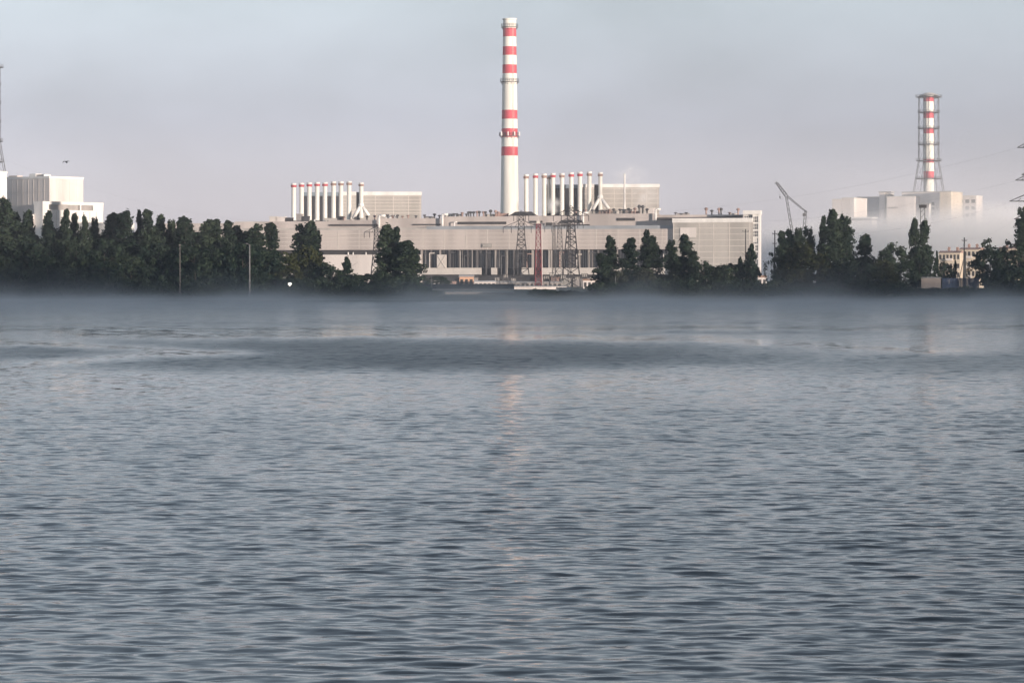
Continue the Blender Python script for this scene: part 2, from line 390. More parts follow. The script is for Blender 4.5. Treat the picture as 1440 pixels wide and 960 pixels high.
# sill bands, in the two stretches the photo shows
for (a, b) in ((592, 676), (690, 698), (733, 749), (762, 838), (852, 944)):
    m = MB(); m.box(S(a), S(b), 1.0, 2.1, zg1, zg0); m.build('sill_band', M['stripe'], hall)
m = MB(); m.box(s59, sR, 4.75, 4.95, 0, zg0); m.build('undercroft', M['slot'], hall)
for px, mt in ((604, 'stripe'), (633, 'steel'), (647, 'panel2'), (653, 'steel'), (664, 'column'), (684, 'steel'), (705, 'steel'), (713, 'panel2'), (728, 'steel'), (741, 'rust'), (772, 'stripe'), (787, 'rust'), (811, 'stripe'), (831, 'steel'), (933, 'stripe'), (939, 'panel2')):
    m = MB(); x = S(px, 1.6); q = vr0.uniform(0, .35); m.tube((x, 1.6, zg1), (x, 1.6, zg0+(zf-zg0)*(1-q)), .28, .28, 7)
    if q > .12: m.tube((x, 1.6, zg0+(zf-zg0)*(1-q)-.2), (x+2.6, 2.2, zg0+(zf-zg0)*(1-q)-.2), .26, .26, 7)
    m.build('downpipe', M[mt], hall)
for k in range(14):
    x = S(596+k*18.5+vr0.uniform(-5, 5), 3.5); h = vr0.uniform(.35, .8)*zg1; m = MB(); ww = vr0.uniform(1, 3.2); m.box(x-ww, x+ww, 2.6, 4.6, 0, h, 0); m.box(x-ww-.15, x+ww+.15, 2.5, 4.7, h, h+.25, 0)
    m.build('ground_annex', M[vr0.choice(['column', 'panel2', 'pale', 'rust', 'steel'])], hall)
# small stair box with crossed bracing in the band
m = MB(); a, b = S(614), S(627); m.box(a, b, .6, 1.7, zg0, H.z(620, 358))
m.tube((a+.4, .5, zg0), (b-.4, .5, H.z(620, 359)), .2); m.tube((b-.4, .5, zg0), (a+.4, .5, H.z(620, 359)), .2)
m.build('stair_box', M['stripe'], hall)
m = MB(); a, b = S(678), S(692); z0, z1 = H.z(685, 348), H.z(685, 342.5)
m.box(a, b, -.5, -.12, z0, z1, 0); m.box(a+.5, b-.5, -.62, -.5, z0+.5, z1-.5, 1); m.build('wall_sign_frame', [M['column'], M['panel2']], hall)
# gutter parapet and upper storey
zg = H.z(720, 317.5)
m = MB(); m.box(S(600, 3), S(946, 3), 3, 12, zt-.28, zg); m.build('gutter_parapet', M['gutter'], hall)
m = MB(); m.box(S(225, 3), S(600, 3)-.02, 3, 12, zt-.28, H.z(600, 320)); m.build('gutter_parapet', M['panel2'], hall)
V = 12.05
def up(a, b, py): 
    m = MB(); m.box(S(a, V), S(b, V)-.02, V, V+17, zt-.25, H.z((a+b)/2, py, V)); return m
for (a, b, py) in ((225, 330, 314), (330, 462, 311.5), (462, 533, 309.5), (533, 622, 307), (622, 717, 304.5), (717, 760, 303.5), (760, 820, 303.5), (820, 921, 300.5), (921, 1045, 302)):
    up(a, b, py).build('upper_storey', M['panel'], hall)
for (a, b, p0, p1) in ((463, 533, 318, 315.5), (580, 620, 317, 315), (644, 712, 315.5, 312), (745, 763, 313.5, 310.5), (790, 820, 313, 309.5), (868, 893, 310.5, 306.5), (923, 945, 309.5, 306)):
    m = MB(); m.box(S(a, V), S(b, V), V-.5, V-.02, H.z(a, p0, V), H.z(a, p1, V)); m.build('louvre_slot', M['slot'], hall)
m = MB(); m.xz([(S(946, V), H.z(946, 308, V)), (S(1044, V), H.z(1044, 307, V)), (S(1044, V), H.z(1044, 302.5, V)), (S(1000, V), H.z(1000, 305, V)), (S(946, V), H.z(946, 306, V))], V-.5, V-.02)
m.build('louvre_slot', M['slot'], hall)
# white elbow ducts
for (px, p0, p1, w) in ((442, 326, 310, 2.0), (533, 320.5, 305, 3.6), (622, 320, 303, 3.2), (639, 322, 313, 1.4), (820, 318, 300.5, 2.6), (922, 311.5, 295.5, 2.8)):
    m = MB(); x = S(px, V-2); z0, z1 = H.z(px, p0, V-2), H.z(px, p1, V-2)
    w *= .46
    m.tube((x, V-2, z0), (x, V-2, z1), w*.42, w*.42, 10); m.tube((x, V-2, z1), (x+w*.3, V-2, z1+w*.4), w*.42, w*.42, 10); m.tube((x+w*.3, V-2, z1+w*.4), (x+w*1.9, V-1, z1+w*.4), w*.42, w*.42, 10)
    m.build('duct', M['white'], hall, True)
# roof ventilators and plant
vr = random.Random(5)
VENT = [(597,2),(611,2.6),(618,1.8),(626,1.6),(638,1.8),(642,1.8),(650,2.4),(656,1.6),(659,2.8),(662,2.8),(666,2.8),(671,3.0),(674,3.0),(680,2.8),(682.5,2.8),(690,3.6),(697,3.4),(701,2.6),
        (484,1.8),(500,1.8),(516,2.4),(527,2.6),(545,2.2),(552,1.6),(559,2.0),(566,1.4),(574,1.8),(585,1.6),(809,2.4),(823,2.6),(833,2.4),(846,2.2),(857,2.4),(863,2.8),(872,2.6),(884,3.0),(893,3.2),(899,4.6),(904,4.4),(910,2.8),
        (1001,2.6),(1011,3.6),(1014,3.6),(1026,1.4),(1038,3.4),(993,3.8),(965,1.4),(950,1.4)]
for px, h in VENT:
    V2 = V+4; zz = H.z(px, 306 if px < 600 else 304, V2)
    for (a, b, py) in ((225, 330, 314), (330, 462, 311.5), (462, 533, 309.5), (533, 622, 307), (622, 717, 304.5), (717, 820, 303.5), (820, 921, 300.5), (921, 1045, 302)):
        if a <= px < b: zz = H.z((a+b)/2, py, V)
    m = MB(); x = S(px, V2); m.tube((x, V2, zz), (x, V2, zz+h*.7), .4, .4, 8); m.tube((x, V2, zz+h*.6), (x, V2, zz+h*.8), .55, 1.05, 8); m.tube((x, V2, zz+h*.8), (x, V2, zz+h), 1.05, .5, 8)
    m.build('roof_vent', M['rust'] if vr.random() < .3 else M['steel'], hall)
for px, w, h, mt in ((466, 8, 1.2, 'panel2'), (478, 3, 2.2, 'slot'), (549, 5, 1.8, 'white'), (603, 4, 1.1, 'panel2'), (632, 4, 1.6, 'stripe'), (645, 3, 1.4, 'panel2'), (688, 5, 1.4, 'stripe'), (705, 6, 1.8, 'rust'),
                     (838, 7, 1.3, 'panel2'), (852, 8, 2.0, 'rust'), (867, 7, 1.6, 'stripe'), (880, 5, 2.4, 'column'), (888, 7, 1.4, 'rust'), (915, 3, 3.0, 'pale'), (394, 5, 2.6, 'pale'), (384, 4, 2.8, 'stripe'), (406, 3, 2.2, 'slot'), (420, 2.6, 4.2, 'column'), (429, 3, 3.0, 'slot'), (960, 6, .9, 'column'), (1030, 4, .9, 'stripe')):
    V2 = V+6; zz = H.z(px, 311.5 if px < 462 else 309.5 if px < 533 else 307 if px < 622 else 304.5 if px < 820 else 300.5 if px < 921 else 302, V)
    m = MB(); x = S(px, V2); m.box(x-w/2, x+w/2, V2, V2+4, zz-.2, zz+h*.85, 0); m.box(x-w/2-.15, x+w/2+.15, V2-.15, V2+4.15, zz+h*.85, zz+h, 0)
    m.build('roof_unit', M[mt], hall)
# dark hipped canopy at the chimney foot
m = MB(); a, b = S(715, V+3), S(753, V+3); zz = H.z(735, 304, V+3); z1 = H.z(735, 297.5, V+3)
m.add([(a, V+2, zz), (b, V+2, zz), (b, V+12, zz), (a, V+12, zz), (a+3, V+6, z1), (b-3, V+6, z1), (b-3, V+8, z1), (a+3, V+8, z1)], [(0,1,5,4),(1,2,6,5),(2,3,7,6),(3,0,4,7),(4,5,6,7),(0,3,2,1)])
m.build('roof_canopy', M['roofdark'], hall)
# dark gallery hung at the roof edge, right
m = MB(); m.box(S(790, 8), S(829, 8), 7, 9, H.z(800, 318, 8), H.z(800, 315.5, 8)); m.box(S(768, 8), S(776, 8), 7, 9, H.z(770, 318.5, 8), H.z(770, 313, 8)); m.build('roof_gallery', M['slot'], hall)
# end block
a, b = S(946, -2), S(1057, -2); zt2 = H.z(1000, 313, -2); zc = H.z(1000, 306.8, -2)
m = MB(); m.box(a+.02, b, -2, 11.9, 0, zt2, 0)
for k in range(1, 11): m.box(a+.2, b-.2, -2.08, -2, zt2*k/11, zt2*k/11+.3, 1)
for q in (.0, .33, .52, .72, .98): m.box(a+.2+(b-a-.8)*q, a+.6+(b-a-.8)*q, -2.12, -2, .2, zt2-.1, 1)
m.build('end_block', [M['panel2'], M['stripe']], hall)
m = MB(); m.box(a-.2, b+.3, -2.4, 11.95, zt2, zc); m.build('coping', M['white'], hall)
m = MB(); m.box(S(956.5, -2.2), S(979, -2.2), -2.3, -2.13, H.z(967, 333.5, -2.2), H.z(967, 320, -2.2)); m.build('white_patch', M['pale'], hall)
# end tower with window grid, its upper storey running back over the end block
v0 = -1.4; a, b = S(1057, -2)+.35, S(1068, v0); a2 = S(1046, v0+1); zt3 = H.z(1058, 296, v0); zz0 = H.z(1058, 303.5, v0); d1 = 5.5
m = MB(); m.box(a, b, v0+.9, d1, 0, zt3-2.0); m.box(a2, a-.02, v0+1.9, d1, zc+.02, zt3-2.0); m.build('end_tower', M['white'], hall)
m = MB(); m.box(a2-.3, b+.4, v0-.3, d1+.3, zt3-2.0, zt3); m.build('coping', M['white'], hall)
m = MB(); m.box(a+.1, b-.4, v0+.78, v0+.88, .5, zz0); m.box(a2+.3, a-.1, v0+1.78, v0+1.88, zc+.3, zz0); m.build('tower_glazing', M['window'], hall)
m = MB(); m.box(a, a+.35, v0+.3, v0+.76, 0, zt3-2.02); m.box(b-.75, b+.05, v0+.28, v0+.86, 0, zt3-2.03)
for q in (1, 2, 3): x = a+(b-a)*q/4; m.box(x-.1, x+.1, v0+.55, v0+.7, 0, zz0)
for q in (1, 2, 3, 4): x = a2+(a-a2)*q/4; m.box(x-.12, x+.12, v0+1.5, v0+1.7, zc+.05, zz0)
nf = 10
for k in range(nf+1): m.box(a+.02, b-.77, v0+.32, v0+.74, max(0, zz0*k/nf-.38), zz0*k/nf+.38)
for k in range(nf): m.box(a+.02, b-.77, v0+.56, v0+.66, zz0*(k+.5)/nf-.1, zz0*(k+.5)/nf+.1)
m.build('window_frame', M['white'], hall)
m = MB(); m.box(a+.4, b-1.4, v0+.72, v0+.77, zz0*6.3/nf, zz0*6.9/nf); m.box(a+.4, b-2.2, v0+.72, v0+.77, zz0*5.2/nf, zz0*5.9/nf); m.build('white_blind', M['white'], hall)

# ------------------------------------------------------------------ reactor buildings + vent pipes
def reactor(pxs, Y, label, deg):
    (x0, xd, xs0, xs1, x1, ytop, ycop) = pxs
    Fm = Frame(x0, Y, deg); o = Fm.root('reactor_building', label, 'reactor block')
    s = Fm.s_; zt = Fm.z(x1, ytop); zc = Fm.z(x1, ycop)
    m = MB(); m.box(s(xd), s(xs0), 0, 40, 0, zc, 0); m.box(s(xs1), s(x1), 0, 40, 0, zc, 0)
    z0 = Fm.z(x1, 300)
    for k in range(6):
        z = z0+(zc-z0)*k/5.3
        m.box(s(xd)+.1, s(xs0)-.1, -.1, 0, z, z+.3, 1); m.box(s(xs1)+.1, s(x1)-.1, -.1, 0, z, z+.3, 1)
    for q in (.25, .55, .8, .99): x = s(xs1)+(s(x1)-s(xs1)-.6)*q; m.box(x, x+.4, -.14, 0, 1, zc-.1, 1)
    m.build('wall', [M['panel2'], M['stripe']], o)
    m = MB(); m.box(s(xd), s(xs0), -.4, 40.3, zc, zt); m.box(s(xs1), s(x1)+.3, -.4, 40.3, zc, zt); m.build('coping', M['white'], o)
    m = MB(); m.box(s(x0), s(xd)-.02, 3, 39, 0, zc-.3, 0); m.box(s(x0), s(xd)-.02, 2.6, 39, zc-.3, zt-.2, 1); m.build('dark_bay', [M['darkclad'], M['bluegrey']], o)
    m = MB(); m.box(s(xs0)+.02, s(xs1)-.02, 3, 39, 0, zt-.2); m.build('stair_slit', M['darkclad'], o)
    return Fm, o
FA, ra = reactor((423, 482.5, 501, 506, 592.5, 269.8, 274.8), 1745, 'left reactor block with white coping behind the left row of vent pipes', -2.6)
FB, rb = reactor((768, 815, 835.5, 842.5, 927, 258.8, 263.6), 1728, 'right reactor block with white coping behind the right row of vent pipes', 2.4)
m = MB(); x = FB.s_(858); m.box(FB.s_(845), FB.s_(861), -14, -6, 0, FB.z(850, 296.5, -10)); m.build('roof_house', M['rust'], rb)

def vent_pipe(px, top, base, Y, w, label, group, band='red', struts=False):
    x, _, zb = at(px, Y, base); zt = zat(top, Y); h = zt-zb; r = w/F*Y/2
    o = thing('vent_pipe', label, 'vent pipe', (x, Y, zb), 0, group)
    m = MB(); m.lathe([(r*1.06, 0), (r*.98, h*.9)], 16); m.build('shaft', M['cream'], o, False)
    m = MB(); m.lathe([(r*1.02, h*.9), (r*1.32, h*.91), (r*1.32, h*.952), (r*1.1, h*.957)], 16); m.build('band', M[band], o)
    m = MB(); m.lathe([(r*1.02, h*.957), (r*1.2, h*.965), (r*1.2, h), (r*.9, h), (r*.9, h*.97)], 16); m.build('rim', M['white'], o)
    if struts:
        for sx, l in ((-1, 1.0), (1, .95)):
            m = MB(); m.tube((sx*r*.3, -.1, h*.34), (sx*h*.23*l, -1.2, h*(-.02 if sx < 0 else .06)), r*.85, r*.85, 10); m.build('strut', M['white'], o, True)
        m = MB(); m.lathe([(r*1.1, h*.30), (r*1.5, h*.36), (r*1.1, h*.42)], 12); m.build('collar', M['white'], o)
    return o
ORD = ['first', 'second', 'third', 'fourth', 'fifth', 'sixth', 'seventh', 'eighth']
for i, (px, top, base) in enumerate([(413, 258, 313), (424, 257.5, 313), (435, 257, 312), (446, 256.5, 311), (457, 256.5, 311.5), (469, 255.5, 311), (479.5, 255.5, 311), (491, 255, 309)]):
    vent_pipe(px, top, base, 1716-i*1.0, 6.2, 'white vent pipe, %s from the left in the row before the left reactor block' % ORD[i], 'vent pipes of the left row', 'red' if i < 5 else 'rust')
vent_pipe(508, 257, 306.5, 1706, 6.0, 'white vent pipe on splayed struts at the right end of the left row', 'vent pipes of the left row', 'rust', True)
for i, (px, top, base) in enumerate([(740, 245.5, 303), (753, 244.5, 304), (765.3, 244.5, 303.5), (777.5, 243.8, 303), (790.3, 243.8, 303.5), (803.3, 242.8, 303), (815.5, 242, 303), (828.8, 241.6, 302)]):
    vent_pipe(px, top, base, 1716-i*.4, 6.0, 'white vent pipe, %s from the left in the row before the right reactor block' % ORD[i], 'vent pipes of the right row', 'rust' if i in (0, 2, 4, 7) else 'red')
vent_pipe(844.2, 242.5, 297, 1710, 5.6, 'white vent pipe on splayed struts at the right end of the right row', 'vent pipes of the right row', 'rust', True)
vent_pipe(772, 247, 300, 1721, 4.4, 'short cream vent pipe half hidden behind the fourth pipe of the right row', 'vent pipes of the right row', 'rust')
x, y, z = at(878.3, 1705, 294); o = thing('flue_mast', 'plain slim white mast standing before the right reactor block', 'mast', (x, y, z))
h = zat(243, 1690)-z; m = MB(); m.lathe([(.55, 0), (.45, h)], 10); m.build('shaft', M['white'], o)
m = MB(); m.lathe([(.9, -1.2), (.9, 0), (.6, .6)], 10); m.build('foot', M['stripe'], o)

# ------------------------------------------------------------------ tall striped chimney
Yc = 1712; x, y, _ = at(716.6, Yc); o = thing('striped_chimney', 'tall white chimney with red bands rising behind the middle of the hall', 'chimney', (x, y, 2.7))
def wz(py): return zat(py, Yc)-2.7
marks = [(420, 0), (219.2, 0), (206.6, 1), (193.3, 0), (181, 1), (167.6, 0), (155, 1), (103.7, 0), (91.3, 1), (78, 0), (65.8, 1), (52, 0), (40, 1), (26.5, 0)]
def rad(py): return (18.2 + (py-26.5)*(25.6-18.2)/(298-26.5))/F*Yc/2
prof = []; ms = []
for i, (py, k) in enumerate(marks):
    prof.append((rad(py), max(0, wz(py))))
    if i: ms.append(marks[i][1])
m = MB(); m.lathe(prof, 40, mats=ms, close=False); sh = m.build('shaft', [M['cream'], M['red']], o, True)
zt = wz(26.5); rr = rad(26.5); m = MB(); m.lathe([(rr+.05, zt-.8), (rr+.35, zt-.6), (rr+.35, zt+.05), (rr-.6, zt+.05), (rr-.6, zt-3)], 40, close=False); m.build('rim', M['cream'], o, True)
def platform(r, z, out, par, hh=1.5, n=28, mt='steel'):
    m = MB(); m.lathe([(r, z-.3), (r+out, z-.3), (r+out, z), (r, z)], n, close=False)
    for i in range(n):
        t = 6.2832*i/n; c, s = math.cos(t), math.sin(t)
        m.tube(((r+out)*c, (r+out)*s, z), ((r+out)*c, (r+out)*s, z+hh), .06, .06, 4)
        if i % 2 == 0: m.tube((r*c, r*s, z-1.6), ((r+out)*c, (r+out)*s, z-.2), .09, .09, 4)
    for q in (.5, 1.0): m.lathe([(r+out-.06, z+hh*q-.06), (r+out+.06, z+hh*q-.06), (r+out+.06, z+hh*q+.06), (r+out-.06, z+hh*q+.06)], n, close=False)
    return m.build('platform', M[mt], par)
platform(rad(37.5), wz(38), .9, o); platform(rad(114), wz(115), 1.0, o); platform(rad(189), wz(191), 1.0, o)
for t in (20, 100, 165, 220, 262, 300, 345):
    c, s = math.cos(R(t)), math.sin(R(t)); r = rad(189)+1.2
    m = MB(); m.tube((r*c, r*s, wz(192)), (r*c, r*s, wz(185.5)), .12, .12, 6); m.box(r*c-.28, r*c+.28, r*s-.2, r*s+.2, wz(191), wz(186)); m.build('antenna', M['white'], o)
m = MB(); t = R(-62); c, s = math.cos(t), math.sin(t)
for d in (-.35, .35):
    m.tube(((rad(298)+.35)*c-d*s, (rad(298)+.35)*s+d*c, 0), ((rad(27)+.35)*c-d*s, (rad(27)+.35)*s+d*c, zt), .07, .07, 4)
for k in range(120):
    q = k/120; r = rad(298)+(rad(27)-rad(298))*q+.35; m.tube((r*c+.35*s, r*s-.35*c, zt*q), (r*c-.35*s, r*s+.35*c, zt*q), .04, .04, 4)
m.build('ladder', M['stripe'], o)
m = MB(); m.tube((0, -rr, zt-1), (0, -rr, zt+2.4), .07, .05, 5); m.build('lightning_rod', M['steel'], o)

# ------------------------------------------------------------------ caged ventilation stacks
def caged_stack(px, Y, label, z_base, fade=1.0):
    x, y, _ = at(px, Y); o = thing('caged_stack', label, 'chimney', (x, y, z_base))
    f = 2500/F; Hh = 0
    zz = lambda py: zat(py, 2500)-z_base
    bands = [(300, 0), (250.5, 0), (241, 1), (229, 0), (224, 1), (188, 0), (180, 1), (166.5, 0), (157, 1), (143, 0), (137, 1), (132, 0)]
    r = 7.0*f
    m = MB(); m.lathe([(r*(1.06 if p > 200 else 1.0), max(0, zz(p))) for p, k in bands], 28, mats=[k for p, k in bands[1:]], close=False); m.build('shaft', [M['cream'], M['red']], o, True)
    m = MB(); w = 15.0*f
    N = 8
    pts = []
    for i in range(N):
        t = 6.2832*(i+.5)/N; c, s = math.cos(t), math.sin(t)
        prof = [(23*f, zz(272)), (w, zz(226)), (w*.98, zz(136))]
        for a, b in zip(prof[:-1], prof[1:]): m.tube((a[0]*c, a[0]*s, a[1]), (b[0]*c, b[0]*s, b[1]), .22, .2, 5)
    lv = [272, 251, 226, 203, 180.5, 158, 136]
    for a, b in zip(lv[:-1], lv[1:]):
        ra_ = w if a <= 226 else w+(23*f-w)*(a-226)/46.; rb_ = w if b <= 226 else w+(23*f-w)*(b-226)/46.
        for i in range(N):
            t0 = 6.2832*(i+.5)/N; t1 = 6.2832*(i+1.5)/N
            m.tube((ra_*math.cos(t0), ra_*math.sin(t0), zz(a)), (rb_*math.cos(t1), rb_*math.sin(t1), zz(b)), .08, .08, 4)
            m.tube((rb_*math.cos(t0), rb_*math.sin(t0), zz(b)), (rb_*math.cos(t1), rb_*math.sin(t1), zz(b)), .14, .14, 4)
    m.build('lattice_cage', M['steel'], o)
    for p, out in ((251, 18), (226, 17.5), (203, 15), (180.5, 15), (158, 15), (136.5, 18)):
        platform(r*1.06, zz(p), out*f-r, o, 1.6, 20)
    m = MB(); m.lathe([(15*f, zz(134.5)), (5*f, zz(130.8)), (1, zz(130.5))], 20); m.build('top_hood', M['stripe'], o)
    return o
caged_stack(1306, 2500, 'red and white banded stack in a steel lattice cage above the foggy right block', 3)
caged_stack(-16.5, 2150, 'steel caged stack standing mostly beyond the left border, only its lattice edge in view', 3)

# ------------------------------------------------------------------ left complex
G = Frame(10, 2050, 38); s = G.s_
o = G.root('reactor_complex', 'white reactor complex with gridded front and low wing at the left border', 'power plant')
sa, sb = s(10), s(69.5); v1 = G.v_(117, sb); zt = G.z(69, 250.8)
m = MB(); m.box(sa, sb, 0, v1, 0, zt, 0)
for k in range(1, 8): x = sa+(sb-sa)*k/8; m.box(x-.15, x+.15, -.15, 0, 4, zt-.5, 1)
for k in range(1, 8): z = zt*k/8; m.box(sa+.1, sb-.1, -.1, 0, z-.15, z+.15, 1)
for k in range(1, 5): y = v1*k/5; m.box(sb, sb+.1, y-.15, y+.15, 4, zt-.5, 0)
m.build('main_block', [M['pale'], M['stripe']], o)
m = MB(); m.box(sa-.3, sb+.3, -.4, v1+.3, zt, zt+1.4); m.build('coping', M['white'], o)
m = MB(); a, b = s(41, 10), s(68, 10); m.box(a, a+6, 10, 16, zt+1.4, G.z(45, 244.5, 10), 0); m.box(a+6.1, a+13, 10.4, 16, zt+1.4, G.z(52, 245.5, 10), 1); m.box(a+13.1, b-4, 10, 16, zt+1.4, G.z(62, 245, 10), 0); m.build('roof_house', [M['white'], M['column']], o)
m = MB(); m.box(s(12, 4), s(24, 4), 4, 9, zt+1.4, G.z(18, 247, 4)); m.build('roof_unit', M['panel'], o)
# wing whose flank faces right
sw = s(98, -6); zt2 = G.z(145, 283)
vw0 = G.v_(48, s(48, -20)) ; 
sx0, sx1 = s(48, -22), s(60, -22); vB = G.v_(145, sx1); zw = G.z(60, 283, -22)
m = MB(); m.box(sx0, sx1, -22, vB, 0, zw-5.2, 0)
for k in range(1, 9): y = -22+(vB+22)*k/9; m.box(sx1, sx1+.2, y-.3, y+.3, 2, zw-6, 1)
m.build('wing', [M['white'], M['stripe']], o)
m = MB(); m.box(sx0-.2, sx1-1.5, -21.5, vB-.3, zw-5.18, zw-1.9, 0); m.build('wing_recess', M['column'], o)
m = MB(); m.box(sx0-.3, sx1+.3, -22.3, vB+.3, zw-1.9, zw); m.box(sx0, sx1+.2, -22.2, -17, zw-5.17, zw-1.92); m.box(sx0, sx1+.2, vB-9, vB+.1, zw-5.17, zw-1.92)
for q in (.62,): y = -22+(vB+22)*q; m.box(sx1-1, sx1+.2, y-.5, y+.5, zw-5.17, zw-1.92)
m.build('wing_parapet', M['white'], o)
m = MB(); m.box(sx1+.3, sx1+14, 10, vB+14, 0, zw-13); m.build('low_annex', M['white'], o)
m = MB(); m.box(s(30, -30), sx0-.05, -26, -2, 0, zw-8); m.build('front_annex', M['pale'], o)
G2 = Frame(-60, 2030, 38); o = G2.root('white_block', 'bright white block cut by the left border under the caged stack', 'building')
b = G2.s_(0); vv = G2.v_(9.5, b); zt = G2.z(0, 243.5)
m = MB(); m.box(G2.s_(-60), b, 0, vv, 0, zt); m.build('wall', M['white'], o)
m = MB(); m.box(G2.s_(-60)-.3, b+.3, -.3, vv+.3, zt, zt+1.2); m.build('coping', M['cream'], o)
m = MB()
for k in range(7): m.box(b, b+.12, 2, vv-2, 6+k*8.0, 8.6+k*8.0)
m.build('window_strip', M['column'], o)

# ------------------------------------------------------------------ right complex
Q = Frame(1247, 2420, 25); s = Q.s_
o = Q.root('reactor_complex', 'white reactor block below the caged stack, rising out of the fog on the right', 'power plant')
sb = s(1286.5); v1 = Q.v_(1307, sb); zt = Q.z(1286, 277.5)
m = MB(); m.box(0, sb, 0, v1, 0, zt, 0)
for k in range(1, 6): m.box(.1, sb-.1, -.12, 0, zt*k/6, zt*k/6+.25, 1)
m.build('main_block', [M['pale'], M['stripe']], o)
m = MB(); m.box(-.2, sb+.2, -.3, v1+.2, zt, zt+.9); m.build('coping', M['stripe'], o)
m = MB(); m.box(3.5, 9, -.9, -.15, Q.z(1255, 293.5), Q.z(1255, 291.5)); m.build('canopy', M['column'], o)
m = MB(); a = s(1268, 12); b = s(1338, 12); m.box(a, b, 12, 34, zt-4, Q.z(1300, 270.5, 12)); m.build('upper_block', M['pale'], o)
m = MB(); m.box(a-.4, b+.4, 11.6, 34.4, Q.z(1300, 270.5, 12), Q.z(1300, 269.5, 12)); m.build('upper_roof', M['column'], o)
W = Frame(1308, 2400, 25); s = W.s_
o2 = W.root('stair_annex', 'stepped pale annex with lit bay under the caged stack', 'building')
sb = s(1322); m = MB(); m.box(0, sb, 2, 30, 0, W.z(1315, 280)); 
m.build('wall', M['pale'], o2)
for k in range(4):
    z = W.z(1315, 284+k*7); m = MB(); m.box(.6, 2.6, 1.6, 1.98, z-2.6, z); m.build('window', M['slot'], o2)
sc_ = s(1338); m = MB(); m.box(sb+.02, sc_, -1, 28, 0, W.z(1330, 270)); 
for k in range(1, 7): m.box(sb+.1, sc_-.1, -1.15, -1, W.z(1330, 270)*(1-k*.06), W.z(1330, 270)*(1-k*.06)+.3)
m.build('lit_bay', M['yellow'], o2)
m = MB(); m.box(sb-.2, sc_+.3, -1.3, 28.2, W.z(1330, 270), W.z(1330, 268.8)); m.build('roof', M['column'], o2)
Z = Frame(1345, 2440, 25); s = Z.s_
o3 = Z.root('office_block', 'pale office block with two rows of windows right of the caged stack', 'building')
b = s(1373); zt = Z.z(1360, 276.5); m = MB(); m.box(s(1337), b, 0, 16, 0, zt); m.build('wall', M['pale'], o3)
m = MB(); m.box(s(1337)-.3, b+.3, -.4, 16.3, zt, zt+.8); m.build('roof', M['stripe'], o3)
for r_ in range(4):
    for k in range(4):
        x = s(1339)+(b-s(1339))*(k+.5)/4; z = zt-3.2-r_*5.2; m = MB(); m.box(x-1.5, x+1.5, -.12, -.02, z-1.7, z+.9); m.build('window', M['slot'], o3)
T = Frame(1170, 2380, 25); s = T.s_
o4 = T.root('pale_block', 'pale flat block with dark gap line, left end of the foggy right plant', 'building')
b = s(1201); vv = max(6, T.v_(1212, b)); zt = T.z(1190, 279.5)
m = MB(); m.box(0, s(1184)-.2, 0, 30, 0, zt-.6); m.box(s(1184), b, 0, 30, 0, zt); m.build('wall', M['pale'], o4)
m = MB(); m.box(-.2, s(1184)-.3, -.3, 30.2, zt-.58, zt-.1); m.box(s(1184)-.1, b+.2, -.3, 30.2, zt+.02, zt+.8); m.build('coping', M['stripe'], o4)
m = MB(); m.box(s(1184)-.18, s(1184)-.02, 1, 29, 0, zt-.7); m.build('joint', M['column'], o4)
m = MB(); m.box(s(1177, -16), s(1226, -16), -16, -4, 0, T.z(1200, 310, -16)); m.build('low_front', M['pale'], o4)
m = MB(); m.box(s(1178, -16), s(1224, -16), -15.5, -4.5, T.z(1200, 310, -16), T.z(1200, 307.5, -16)); m.build('low_front_slit', M['slot'], o4)
m = MB(); m.box(s(1176, -16), s(1227, -16), -16.4, -3.8, T.z(1200, 307.5, -16), T.z(1200, 305.5, -16)); m.build('low_front_roof', M['white'], o4)
B_ = Frame(1211, 2470, 25); s = B_.s_
o5 = B_.root('shade_coloured_block', 'block with its shade coloured grey blue between the two pale blocks of the foggy right plant', 'building')
m = MB(); m.box(s(1205), s(1252), 0, 20, 0, B_.z(1230, 277.5)); m.build('wall', M['bluegrey'], o5)  # the block's shadowed look is put into its grey blue wall colour
m = MB(); m.box(s(1205)-.2, s(1252)+.2, -.3, 20.2, B_.z(1230, 277.5), B_.z(1230, 276.7)); m.build('roof', M['column'], o5)
m = MB(); m.box(s(1236.5, -3), s(1244, -3), -3, 6, 0, B_.z(1240, 271)); m.build('stair_tower', M['pale'], o5)
m = MB(); m.box(s(1244, -3)+.02, s(1252, -3), -2.5, 6, 0, B_.z(1248, 272)); m.build('stair_tower', M['panel2'], o5)
m = MB(); m.box(s(1235.5, -3), s(1253, -3), -3.4, 6.3, B_.z(1244, 271), B_.z(1244, 269.5)); m.build('tower_roof', M['column'], o5)

